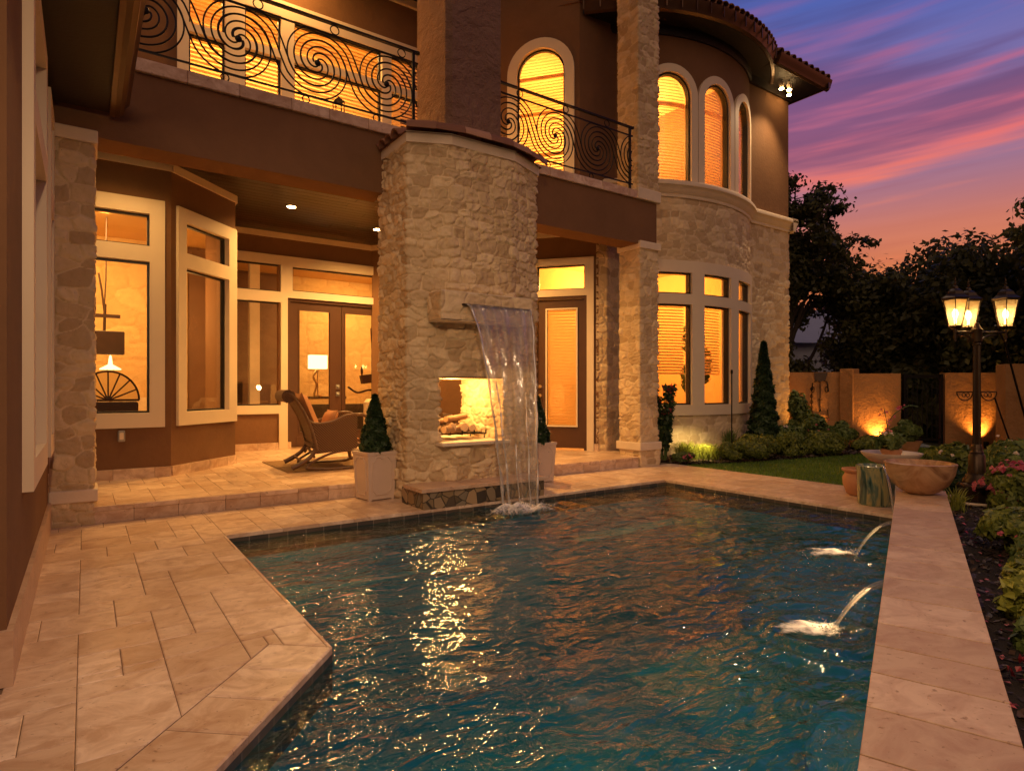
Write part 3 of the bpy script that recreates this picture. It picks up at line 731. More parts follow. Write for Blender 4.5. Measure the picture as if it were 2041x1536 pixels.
# planting beds
simple('bed_soil', (.030, .018, .012), .95, 0, .35, 14, .9, .03)
def bed(name, poly, z, label, chips, seed, cs=.028):
    m = MB(); m.add([(*p, z) for p in poly], [tuple(range(len(poly)))]); tag(m.build(name, 'bed_soil'), kind='structure')
    rs = np.random.RandomState(seed); xs = [p[0] for p in poly]; ys = [p[1] for p in poly]
    P = np.stack([rs.uniform(min(xs), max(xs), chips), rs.uniform(min(ys), max(ys), chips)], -1); P = P[inside(P, poly)]
    C = np.c_[P, z + .006 + .014 * rs.rand(len(P))]; o = leaves('mulch', C, np.tile([0, 0, 1.6], (len(C), 1)), cs, 'mulch_chip', None, seed, 2.2, .1)
    tag(o, label, None, kind='stuff')
bed('planting_bed', [(7.42, 6.15), (8.6, 5.75), (11.3, 5.35), (13.4, 5.5), (12.6, 7.2), (7.42, 7.6)], .0, 'dark mulch and litter under the shrubs by the round tower', 9000, 5, .04)
bed('planting_bed', [(-1.5, WR(-1.5)), (6.6, WR(6.6)), (7.42, 2.9), (11.9, 3.4), (14.2, 4.25), (16, 1), (9, -2.4), (-1.5, -2.4)], .02, 'dark shredded mulch with fallen petals beside the raised pool wall', 60000, 6, .020)
# raised pool wall
rw = thing('pool_wall', 'low straight wall along the pool capped with cross-laid travertine slabs', 'wall')
m = MB(); a, b = -1.2, 6.35
m.add([(a, WL(a) - .006, -.19), (b, WL(b) - .006, -.19), (b, WR(b) + .01, -.19), (a, WR(a) + .01, -.19), (a, WL(a) - .006, .185), (b, WL(b) - .006, .185), (b, WR(b) + .01, .185), (a, WR(a) + .01, .185)],
      [(0, 1, 5, 4), (1, 2, 6, 5), (2, 3, 7, 6), (3, 0, 4, 7)]); m.build('wall_body', 'waterline_tile', rw)
cp = MB(); rn = random.Random(4); L = -1.2
while L < 6.28:
    wd = rn.uniform(.26, .36) if L > 2.5 else rn.uniform(.20, .27); L2 = min(L + wd, 6.30); cp.tone = rn.random(); k = .12
    tile_slab(cp, [(L, WL(L) + .015), (L + k, WR(L + k) - .012), (L2 + k, WR(L2 + k) - .012), (L2, WL(L2) + .015)][::-1], .18, .22, .002, .004); L = L2
cp.build('cap', 'travertine_cap', rw)
m = MB(); m.add([(a, WL(a), .208), (b - .05, WL(b) - .02, .208), (b - .05, WR(b) + .02, .208), (a, WR(a) + .02, .208)], [(0, 3, 2, 1)]); m.build('cap_joint', 'joint_dark', rw)
# ================================================================== HOUSE
house = thing('house', 'two-storey brown stucco and limestone house with lit windows, round tower and balconies', 'house')
H_ = house
def wallp(name, p, q, z0, z1, holes, mat='stucco', thick=.12, ds=99, label=None):
    f = line_map(p, q); L = (Vector(q) - Vector(p)).length
    o = panel(MB(), f, 0, L, z0, z1, holes, -thick, 0, ds).build(name, mat, H_)
    if label: o['label'] = label
    return f, L, o
def base_tiles(p, q, z0=FZ, h=.115, seed=1):
    f = line_map(p, q); L = (Vector(q) - Vector(p)).length; m = MB(); rn = random.Random(seed); x = 0
    while x < L - .003:
        w_ = min(rn.uniform(.28, .42), L - x); m.tone = rn.random(); panel(m, f, x + .0015, x + w_ - .0015, z0, z0 + h, [], 0, .022); x += w_
    return m.build('baseboard', 'travertine', H_)
SIL, HD, T0, T1 = .88, 2.59, 2.765, 3.13
CEIL = 3.75
# --- wing along the left (x = -.25), seen edge-on
f, L, o = wallp('wall', (-.25, V0 + .01), (-.25, 3.07), 0.0, 3.62, [(.10, .66, .78, 3.3), (1.30, 2.45, .78, 3.3)], label='narrow brown wall of the side wing beside the deck')
# path runs toward the camera so that the outside is +x: reverse it
bpy.data.objects.remove(o, do_unlink=True)
f = line_map((-.25, 3.07), (-.25, V0 + .02)); LW = V0 + .02 - 3.07
W1 = (3.77 - 3.07, 5.12 - 3.07); W2 = (5.60 - 3.07, 6.26 - 3.07)
o = panel(MB(), f, 0, LW, 0, 3.62, [(W1[0] + .05, W1[1] - .05, .72, 3.32), (W2[0] + .05, W2[1] - .05, .72, 3.32)], -.12, 0).build('wall', 'stucco', H_)
for (a, b) in (W1, W2):
    window(H_, f, a, b, .65, 3.36, [(a + .13, b - .13, .80, 2.50), (a + .13, b - .13, 2.66, 3.23)], .045, rails=(1.62,), name='window')
MB().box(-1.4, -.371, 3.07, 3.19, 0, 3.62).build('wall', 'stucco', H_)
panel(MB(), f, 0, LW, 0.0, .215, [], 0, .022).build('baseboard', 'travertine', H_)
MB().box(-1.42, -.228, 3.045, 3.07, 0, .215).build('baseboard', 'travertine', H_)
# eave and gutter over the deck
ev = MB(); ev.box(-1.5, .17, -3.0, 6.22, 3.50, 3.60); ev.build('soffit', 'eave_wood', H_)
gt = MB(); gt.prism([(.17, -3.0), (.205, -3.0), (.205, 6.22), (.17, 6.22)], 3.47, 3.66)
prof = [(.205, 3.48), (.24, 3.475), (.275, 3.50), (.285, 3.56), (.315, 3.60), (.32, 3.66), (.205, 3.66)]
n = len(prof); gt.add([(x, -3.0, z) for x, z in prof] + [(x, 6.22, z) for x, z in prof], [(i, i + n, (i + 1) % n + n, (i + 1) % n) for i in range(n)] + [tuple(range(n)), tuple(range(n, 2 * n))[::-1]])
gt.build('gutter', 'gutter_metal', H_)
rm = MB(); rm.add([(-3, -3, 5.0), (.22, -3, 3.68), (.22, 6.25, 3.68), (-3, 6.25, 5.0), (-3, -3, 4.9), (.18, -3, 3.6), (.18, 6.25, 3.6), (-3, 6.25, 4.9)], [(0, 1, 2, 3), (7, 6, 5, 4), (2, 1, 5, 6), (3, 2, 6, 7)]); rm.build('roof', 'roof_tile', H_)
# stone column at the corner of patio and wing
stone_wall('column', [(-.245, V0), (.055, V0), (.055, V0 + .40)], 0.0, 3.235, H_, 'limestone', .010, 31, .19, .125, .024)
MB().box(-.25, .09, V0 - .035, V0 + .42, .195, .30, .008).build('plinth', 'cast_stone', H_)
MB().box(-.25, .09, V0 - .04, V0 + .44, 3.235, 3.345, .008).build('capital', 'cast_stone', H_)
# --- bay at the left of the patio
A0, A1, A2 = (-.45, 8.04), (.815, 8.04), (1.66, 8.885)
f = line_map(A0, A1); LA = 1.265; ax = .45
wa = (-.12 + ax, .75 + ax)
wallp('wall', A0, A1, FZ, CEIL, [(wa[0] + .05, wa[1] - .05, .80, 3.22)])
window(H_, f, wa[0], wa[1], .715, 3.30, [(.03 + ax, .60 + ax, SIL, HD), (.03 + ax, .60 + ax, T0, T1)], label='tall cream-framed window nearest the rough stone column')
f = line_map(A1, A2); LB = (Vector(A2) - Vector(A1)).length
wallp('wall', A1, A2, FZ, CEIL, [(.13, LB - .06, .80, 3.22)])
window(H_, f, .08, LB - .01, .72, 3.29, [(.215, LB - .175, SIL, HD), (.215, LB - .175, T0, T1)], label='cream-framed window on the angled side of the bay')
wallp('wall', A2, (1.66, 10.55), FZ, CEIL, [])
base_tiles(A0, A1, seed=2); base_tiles(A1, A2, seed=3); base_tiles(A2, (1.66, 10.55), seed=9)
# --- back wall of the patio with the french doors
C0, C1 = (1.66, 10.55), (4.27, 10.55); f = line_map(C0, C1); cx = -1.66
C1 = (4.78, 10.55)
wallp('wall', C0, C1, FZ, CEIL, [(.32, .98, .80, 3.22), (1.12, 3.05, FZ, 3.22)])
cw = panel(MB(), f, .02, 3.12, .74, 3.37, [(.18, 1.01, SIL, HD), (.18, 1.01, T0, 3.22), (1.20, 3.02, 2.80, 3.21), (1.12, 3.02, .70, 2.68)], -.10, .035)
panel(cw, f, .98, 1.12, FZ + .001, .74, [], -.10, .035); panel(cw, f, 3.02, 3.12, FZ + .001, .74, [], -.10, .035)
cwo = cw.build('window', 'trim', H_); cwo['label'] = 'cream-framed side window and transom around the french doors'
for (a, b, c, d) in ((.18, 1.01, SIL, HD), (.18, 1.01, T0, 3.22), (1.20, 3.02, 2.80, 3.21)):
    e = .022; panel(MB(), f, a, b, c, d, [(a + e, b - e, c + e, d - e)], -.085, -.035).build('sash', 'sash', cwo)
    panel(MB(), f, a + e, b - e, c + e, d - e, [], -.062, -.057).build('pane', 'glass', cwo)
fd = panel(MB(), f, 1.12, 3.02, FZ, 2.68, [(1.17, 2.97, FZ, 2.63)], -.10, .0).build('french_door', 'door_paint', H_)
fd['label'] = 'pair of brown glazed french doors at the back of the patio'
for (a, b, g0, g1) in ((1.175, 2.055, 1.33, 1.85), (2.065, 2.965, 2.13, 2.64)):
    lf = panel(MB(), f, a, b, FZ + .02, 2.625, [(g0, g1, .42, 2.49)], -.09, -.035); panel(lf, f, a + .10, b - .10, FZ + .06, .34, [], -.036, -.025)
    lo = lf.build('door_leaf', 'door_paint', fd); panel(MB(), f, g0, g1, .42, 2.49, [], -.066, -.060).build('pane', 'glass', fd)
    for s0, s1, z0, z1 in ((g0 - .02, g0, .40, 2.51), (g1, g1 + .02, .40, 2.51), (g0, g1, .40, .42), (g0, g1, 2.49, 2.51)): panel(MB(), f, s0, s1, z0, z1, [], -.036, -.022).build('glazing_bead', 'door_paint', fd)
for z in (1.19, 1.06): x, y = f(1.99, -.03); hm = MB(); hm.lathe([(.028, -.012), (.032, 0), (.024, .012), (0, .014)], (x, y - .02, z), 14); hm.box(x - .03, x + .03, y - .014, y + .01, z - .04, z + .04); hm.build('handle', 'switch_metal', fd)
base_tiles((1.66, 10.55), (2.64, 10.55), seed=4); base_tiles((2.78, 10.55), (2.84, 10.55), seed=5)
# --- angled wall with the single door
D1, D0 = (6.82, 7.295), (4.27, 10.54)
dv = Vector((D1[0] - D0[0], D1[1] - D0[1])); DL = dv.length; dv.normalize()
f = line_map(D0, D1)
sD = lambda u: (u - D0[0]) / dv.x
d0, d1 = sD(6.155), sD(6.705); fo0, fo1 = sD(6.10), sD(6.775)
wallp('wall', D0, D1, FZ, CEIL, [(d0, d1, FZ, 2.72), (sD(6.17), sD(6.69), 2.78, 3.20)])
dw = panel(MB(), f, fo0, fo1, FZ + .001, 3.30, [(d0, d1, FZ, 2.675), (sD(6.188), sD(6.684), 2.785, 3.185)], -.08, .035).build('window', 'trim', H_)
dw['label'] = 'cream surround with the transom over the single blinded door'
e = .022; a, b, c, d = sD(6.188), sD(6.684), 2.785, 3.185
panel(MB(), f, a, b, c, d, [(a + e, b - e, c + e, d - e)], -.075, -.03).build('sash', 'sash', dw); panel(MB(), f, a + e, b - e, c + e, d - e, [], -.062, -.057).build('pane', 'glass', dw)
do = panel(MB(), f, d0, d1, FZ + .002, 2.675, [(d0 + .05, d1 - .05, FZ, 2.63)], -.09, .012).build('door', 'door_paint', H_); do['label'] = 'single brown door with a closed blind behind its long pane'
g0, g1 = sD(6.289), sD(6.591)
panel(MB(), f, d0 + .055, d1 - .055, FZ + .03, 2.625, [(g0, g1, .55, 2.46)], -.08, -.03).build('door_leaf', 'door_paint', do)
panel(MB(), f, g0 - .025, g1 + .025, .525, 2.485, [(g0, g1, .55, 2.46)], -.03, -.008).build('glazing_bead', 'trim', do)
panel(MB(), f, g0, g1, .55, 2.46, [], -.05, -.045).build('pane', 'glass', do)
slats(MB(), f, g0, g1, .57, 2.45, -.075, .052, tilt=.80, hw=.026).build('blind', 'blind_slat', do)
for z in (1.19, 1.04): x, y = f(d0 + .10, .0); MB().blob((x, y, z), (.03, .03, .03), 3, .02).build('handle', 'brass', do)
base_tiles(f(d1 + .09, 0), D1, seed=6); base_tiles(D0, f(fo0, 0), seed=7)
# --- stone pier between the door and the tower
stone_wall('stone_wall', [(6.80, 7.33), (6.93, 7.22), (7.50, 7.35)], FZ, CEIL, H_, 'limestone', .014, 41, .22, .13, .026)
base_tiles((6.90, 7.235), (7.4, 7.34), seed=8)
# crown strips along the ceiling
cr = MB()
for p, q in ((A0, A1), (A1, A2), (A2, (1.66, 10.55)), ((1.66, 10.55), (4.27, 10.55)), (D0, D1)):
    L = (Vector(q) - Vector(p)).length; panel(cr, line_map(p, q), 0, L + .004, 3.66, CEIL, [], 0, .03)
cr.build('cornice', 'trim', H_)
# ceiling, beam, balcony slabs
m = MB(); rn = random.Random(17); y = V0 + .20
while y < 10.5:
    x = -.45
    while x < 7.3: x1 = min(7.3, x + rn.uniform(1.3, 2.6)); m.tone = rn.random(); m.box(x + .001, x1 - .001, y + .004, y + .126, CEIL, CEIL + .02, .003); x = x1
    y += .13
m.build('ceiling', 'plank_ceiling', H_); MB().box(-.45, 7.3, V0 + .20, 10.56, CEIL + .012, CEIL + .06).build('ceiling_deck', 'sash', H_)
m = MB(); m.box(.075, 2.72, V0, V0 + .36, 3.30, 3.945); m.box(-.25, .075, V0, V0 + .36, 3.347, 3.945); m.build('beam', 'stucco', H_)
m = MB(); m.box(4.33, 6.70, V0, V0 + .36, 3.30, 3.945); m.box(6.70, 7.09, V0, V0 + .36, 3.345, 3.945); m.build('beam', 'stucco', H_)
def coping_run(x0, x1, seed):
    m = MB(); rn = random.Random(seed); x = x0
    while x < x1 - .02:
        w_ = min(rn.uniform(.38, .55), x1 - x); m.tone = rn.random(); m.box(x + .0015, x + w_ - .0015, V0 - .035, V0 + .26, 3.95, 4.065, .006); x += w_
    return m.build('balcony_coping', 'travertine', H_)
coping_run(.35, 2.95, 3); coping_run(4.15, 6.66, 4)
MB().box(-.25, 7.0, V0 + .27, 10.5, 3.82, 4.0).build('balcony_floor', 'cast_stone', H_)
# balcony end: wall above the column
MB().box(-.25, .34, V0 + .01, V0 + .36, 3.95, 4.0).build('wall', 'stucco', H_)
# --- two-storey pillar and pier below it
stone_wall('pillar', [(6.70, V0 + .42), (6.70, V0), (7.11, V0), (7.11, V0 + .42)], 4.10, 9.2, H_, 'limestone', .014, 51, .20, .11, .026)
MB().box(6.655, 7.15, V0 - .045, V0 + .45, 3.955, 4.12, .008).build('plinth', 'cast_stone', H_)
stone_wall('pillar', [(6.74, V0 + .42), (6.74, V0 + .005), (7.11, V0 + .005), (7.11, V0 + .42)], 0, 3.24, H_, 'limestone', .012, 52, .20, .115, .026)
MB().box(6.70, 7.15, V0 - .04, V0 + .45, 3.235, 3.342, .008).build('capital', 'cast_stone', H_)
MB().box(6.69, 7.16, V0 - .05, V0 + .46, .235, .355, .01).build('plinth', 'cast_stone', H_)
stone_wall('pillar_foot', [(6.72, V0 + .02), (6.72, V0 - .02), (7.13, V0 - .02), (7.13, V0 + .43)], 0, .235, H_, 'limestone', .012, 53, .22, .14, .018)
# --- upper wall behind the left balcony
f = line_map((.2, 8.0), (4.6, 8.0)); k = -.2
ub = [(.99, 1.38), (1.60, 2.03), (2.19, 3.38), (3.52, 4.40)]
holes = [(a + k, b + k, 4.02, 5.85) for a, b in ub]
wallp('wall', (.2, 8.0), (4.6, 8.0), 4.0, 6.72, [(.72, 4.25, 4.02, 5.90)], label='orange-lit stucco wall behind the longer balcony')
lights = []
for a, b in ub: lights += [(a + k, b + k, 4.10, 5.32), (a + k, b + k, 5.42, 5.85)]
wu = window(H_, f, .67, 4.35, 4.02, 6.05, lights, .03, blind=[(a + k, b + k, 4.12, 5.84) for a, b in ub], label='long cream-framed window band behind the longer balcony')
panel(MB(), f, 0, 4.4, 6.60, 6.70, [], 0, .05).build('cornice', 'trim', H_)
MB().box(.2, 4.6, 7.3, 8.1, 6.72, 6.82).build('soffit', 'eave_wood', H_)
# --- upper angled wall with the arched window
U0 = (4.60, 10.12); U1 = (6.627, 7.539); dU = Vector((U1[0] - U0[0], U1[1] - U0[1])); LU = dU.length; dU.normalize(); f = line_map(U0, U1)
sU = lambda u: (u - U0[0]) / dU.x
aw0, aw1 = sU(5.97), sU(6.475); ZS = 6.41
m = panel(MB(), f, 0, aw0 - .02, 4.0, 9.2, [], -.12, 0); panel(m, f, aw1 + .02, LU, 4.0, 9.2, [], -.12, 0)
ap = arch_pts(aw0 - .02, aw1 + .02, 4.0, ZS); top = [(s, 9.2) for s, z in ap]; ring(m, f, top[1:-1], ap[1:-1], -.12, 0)
m.build('wall', 'stucco', H_)
oa = arch_pts(aw0 - .165, aw1 + .165, 4.02, ZS); ia = arch_pts(aw0, aw1, 4.02, ZS)
ao = ring(MB(), f, oa, ia, -.10, .035).build('window', 'trim', H_, smooth=False); ao['label'] = 'tall arched window behind the shorter balcony'
ring(MB(), f, ia, arch_pts(aw0 + .028, aw1 - .028, 4.05, ZS), -.09, -.03).build('sash', 'sash', ao)
arch_fill(MB(), f, aw0 + .02, aw1 - .02, 4.05, ZS, -.06).build('pane', 'glass', ao)
slats(MB(), f, aw0, aw1, 4.08, ZS + .4, -.16, .05, arch=ZS, tilt=.5).build('blind', 'blind_slat', ao)
for (z) in (5.05, 5.75, 6.35): panel(MB(), f, aw0 + .03, aw1 - .03, z, z + .05, [], -.085, -.07).build('glazing_bar', 'blind_slat', ao)
wallp('wall', U1, (7.35, 7.42), 4.0, 9.2, [])
# --- round tower
TC = (9.21, 9.60); TR = 2.88
a_ = lambda deg: R(deg + 140) * TR            # arc length from -140 degrees
ft = arc_map(TC, TR, R(-140)); SE = a_(-58)
arcp = lambda r, d0, d1, n: [(TC[0] + r * math.cos(R(d0 + (d1 - d0) * i / n)), TC[1] + r * math.sin(R(d0 + (d1 - d0) * i / n))) for i in range(n + 1)]
o = stone_wall('tower_stone', arcp(TR, -140, -58, 60), 0, .70, H_, 'limestone_pale', .020, 61, .26, .13, .022)
o = stone_wall('tower_stone', arcp(TR, -140, -58, 60), 3.33, 4.44, H_, 'limestone_pale', .018, 62, .26, .13, .022)
wins = [(-119.5, -104.2), (-99, -85), (-79.5, -65.5)]
lights = []
for p, q in wins: lights += [(a_(p), a_(q), SIL, HD), (a_(p), a_(q), T0, T1)]
tw = panel(MB(), ft, a_(-140), a_(-61), .70, 3.33, lights, -.14, .05, .12).build('window', 'trim', H_); tw['label'] = 'curved cream window band on the ground floor of the round tower'
for (p, q), lab in zip(wins, range(3)):
    for c, d in ((SIL, HD), (T0, T1)):
        a, b = a_(p), a_(q); e = .026
        panel(MB(), ft, a, b, c, d, [(a + e, b - e, c + e, d - e)], -.09, .0, .12).build('sash', 'sash', tw)
        panel(MB(), ft, a + e, b - e, c + e, d - e, [], -.065, -.06, .12).build('pane', 'glass', tw)
    slats(MB(), ft, a_(p), a_(q), 1.42, HD, -.19, .052, .12, tilt=.42).build('blind', 'blind_slat', tw)
def sweep(name, mapf, s0, s1, prof, ds, mat, parent, jit=0):
    n = max(1, int((s1 - s0) / ds)); m = MB(); k = len(prof); vs = []
    for i in range(n + 1):
        s = s0 + (s1 - s0) * i / n; vs += [(*mapf(s, o_), z) for o_, z in prof]
    m.add(vs, [(i * k + j, (i + 1) * k + j, (i + 1) * k + j + 1, i * k + j + 1) for i in range(n) for j in range(k - 1)] + [tuple(range(k))[::-1], tuple(range(n * k, n * k + k))])
    return m.build(name, mat, parent, smooth=True)
lprof = [(-.05, 4.40), (.035, 4.40), (.045, 4.45), (.06, 4.46), (.085, 4.52), (.13, 4.575), (.14, 4.58), (.14, 4.63), (.12, 4.66), (-.05, 4.66)]
sweep('ledge', ft, a_(-140), a_(-60), lprof, .06, 'cast_stone', H_)
# upper storey stucco with three arched windows
ZT = 6.14; rw_ = [(p + .2, q - .2) for p, q in wins]
m = MB(); prev = a_(-140)
for p, q in rw_:
    a, b = a_(p), a_(q); 
    if a - prev > .01: panel(m, ft, prev, a, 4.66, 7.3, [], -.12, 0, .12)
    r = (b - a) / 2; ap = arch_pts(a, b, 4.66, ZT); ring(m, ft, [(s, 7.3) for s, z in ap][1:-1], ap[1:-1], -.12, 0); prev = b
panel(m, ft, prev, a_(-60), 4.66, 7.3, [], -.12, 0, .12); m.build('tower_wall', 'stucco', H_)
labs = ['arched tower window beside the stone pillar', 'middle arched tower window', 'arched tower window nearest the flat stucco wall']
for (p, q), lab in zip(rw_, labs):
    a, b = a_(p), a_(q); t_ = .135
    wo = ring(MB(), ft, arch_pts(a - t_, b + t_, 4.66, ZT), arch_pts(a, b, 4.66, ZT), -.10, .045).build('window', 'trim', H_)
    if lab: wo['label'] = lab
    ring(MB(), ft, arch_pts(a, b, 4.66, ZT), arch_pts(a + .03, b - .03, 4.70, ZT), -.09, -.005).build('sash', 'sash', wo)
    arch_fill(MB(), ft, a + .02, b - .02, 4.68, ZT, -.06).build('pane', 'glass', wo)
    slats(MB(), ft, a, b, 4.70, ZT + .4, -.17, .052, .12, arch=ZT, tilt=.5).build('blind', 'blind_slat', wo)
    panel(MB(), ft, a + .02, b - .02, 6.0, 6.07, [], -.13, -.12, .12).build('glazing_bar', 'blind_slat', wo)
# flat wall right of the tower
YW = 7.10; XR = 12.0
stone_wall('stone_wall', [(10.58, YW), (XR, YW), (XR, YW + 2)], 0, 4.44, H_, 'limestone_pale', .022, 63, .26, .13, .022)
f = line_map((10.5, YW), (XR, YW)); sweep('ledge', f, 0.05, 1.5 + .14, lprof, 1, 'cast_stone', H_)
f2 = line_map((XR, YW), (XR, YW + 3)); sweep('ledge', f2, -.14, 3, lprof, 1, 'cast_stone', H_)
MB().box(10.45, XR, YW, YW + 4, 4.66, 7.3).build('wall', 'stucco', H_)
# eaves
er = MB(); n = 60; vs = []
for i in range(n + 1):
    an = R(-150 + 110 * i / n); c, s = math.cos(an), math.sin(an)
    for r, z in ((TR - .1, 7.27), (TR + .38, 7.30), (TR + .38, 7.36), (TR - .1, 7.42)): vs.append((TC[0] + r * c, TC[1] + r * s, z))
er.add(vs, [(i * 4 + j, (i + 1) * 4 + j, (i + 1) * 4 + (j + 1) % 4, i * 4 + (j + 1) % 4) for i in range(n) for j in range(4)]); er.build('soffit', 'eave_wood', H_, smooth=True)
sweep('cornice', ft, a_(-140), a_(-58), [(-.02, 7.13), (.03, 7.13), (.05, 7.2), (.05, 7.28), (-.02, 7.28)], .08, 'eave_wood', H_)
gp = [(.38, 7.28), (.40, 7.27), (.45, 7.29), (.47, 7.35), (.50, 7.40), (.52, 7.47), (.38, 7.47)]
sweep('gutter', ft, a_(-140), a_(-42), gp, .05, 'gutter_metal', H_)
for i in range(22): an = R(-140 + i * 4.5); x, y = TC[0] + (TR + .52) * math.cos(an), TC[1] + (TR + .52) * math.sin(an); MB().obox((x, y, 7.38), (math.cos(an) * .012, math.sin(an) * .012, 0), (-math.sin(an) * .008, math.cos(an) * .008, 0), (0, 0, .09)).build('gutter_strap', 'gutter_metal', H_)
MB().box(10.6, 12.42, 6.60, YW + 3, 7.29, 7.36).build('soffit', 'eave_wood', H_)
MB().box(10.6, XR + .05, YW - .05, YW, 7.12, 7.29).build('cornice', 'eave_wood', H_)
fg = line_map((10.7, 6.60), (12.42, 6.60)); gq = [(o_ - .38, z) for o_, z in gp]
sweep('gutter', fg, 0, 1.84, gq, .5, 'gutter_metal', H_); sweep('gutter', line_map((12.42, 6.60), (12.42, 10)), -.12, 3, gq, .5, 'gutter_metal', H_)
# roof tiles along the eaves
def barrel(mb, p, q, r, n=8, lift=0.0):
    p, q = Vector(p), Vector(q); t = (q - p).normalized(); a = t.cross(Vector((0, 0, 1))).normalized(); b = a.cross(t); vs = []
    for c, rr in ((p, r), (q, r * .84)):
        for k in range(n + 1): an = math.pi * k / n; vs.append(c + a * math.cos(an) * rr + b * math.sin(an) * rr)
        for k in range(n, -1, -1): an = math.pi * k / n; vs.append(c + a * math.cos(an) * (rr - .014) + b * math.sin(an) * (rr - .014))
    m_ = 2 * (n + 1); mb.add(vs, [(i, (i + 1) % m_, m_ + (i + 1) % m_, m_ + i) for i in range(m_)] + [tuple(range(m_))[::-1], tuple(range(m_, 2 * m_))])
rt = MB(); rn = random.Random(5)
for i in range(44):
    an = R(-140 + i * 2.3); c, s = math.cos(an), math.sin(an)
    for j in range(2):
        rt.tone = rn.random(); r0 = TR + .50 - j * .34; barrel(rt, (TC[0] + r0 * c, TC[1] + r0 * s, 7.49 + j * .15), (TC[0] + (r0 - .4) * c, TC[1] + (r0 - .4) * s, 7.66 + j * .15), .085)
for i in range(9):
    x = 10.75 + i * .21
    for j in range(1): rt.tone = rn.random(); barrel(rt, (x, 6.50 + j * .34, 7.49 + j * .15), (x, 6.9 + j * .34, 7.66 + j * .15), .085)
for i in range(10):
    y = 6.7 + i * .21
    for j in range(1): rt.tone = rn.random(); barrel(rt, (12.52 - j * .34, y, 7.49 + j * .15), (12.12 - j * .34, y, 7.66 + j * .15), .085)
rt.build('roof_tiles', 'roof_tile', H_, smooth=True)
MB().lathe([(TR + .45, 7.47), (TR - 2.0, 8.5)], (TC[0], TC[1], 0), 60).build('roof', 'roof_tile', H_)
m = MB(); m.add([(10.5, 6.62, 7.47), (12.42, 6.62, 7.47), (12.42, 10, 7.47), (10.5, 10, 7.47), (10.5, 9.5, 8.75), (10.6, 9.5, 8.75)], [(0, 1, 5, 4), (1, 2, 5), (2, 3, 4, 5)]); m.build('roof', 'roof_tile', H_)
# flood lights under the far eave
for i, (x, y) in enumerate(((11.35, 6.86), (11.52, 6.80), (11.72, 6.92))):
    fl = MB(); fl.tube([(x, y, 7.28), (x, y, 7.22)], .02); fl.lathe([(.025, .0), (.035, .03), (.05, .09), (.05, .10)], (x, y, 7.12), 14); fo = fl.build('flood_light', 'cast_stone', H_, smooth=True)
    MB().lathe([(0, -.012), (.04, 0), (.045, .01)], (x, y, 7.108), 12).build('bulb', 'can_glow', fo)
# --- recessed ceiling cans
CANS = [(2.41, 8.93), (4.75, 7.75), (3.9, 9.4), (.35, 7.25)]
for i, (x, y) in enumerate(CANS):
    c = MB(); c.lathe([(.062, .0), (.085, -.004), (.088, .004), (.062, .008)], (x, y, CEIL - .006), 24); co_ = c.build('recessed_light', 'gutter_metal', H_)
    if i == 0: co_['label'] = 'lit recessed downlight in the dark plank ceiling'
    MB().lathe([(0, 0), (.058, 0), (.058, .004), (0, .004)], (x, y, CEIL - .010), 20).build('lens', 'can_glow', co_)
# wall outlet below the first window
ob = MB(); ob.box(.295, .365, 8.01, 8.04, .565, .69, .008); oo = ob.build('outlet_box', 'switch_metal', H_); MB().box(.31, .35, 8.0, 8.011, .59, .665, .003).build('cover', 'cast_stone', oo)

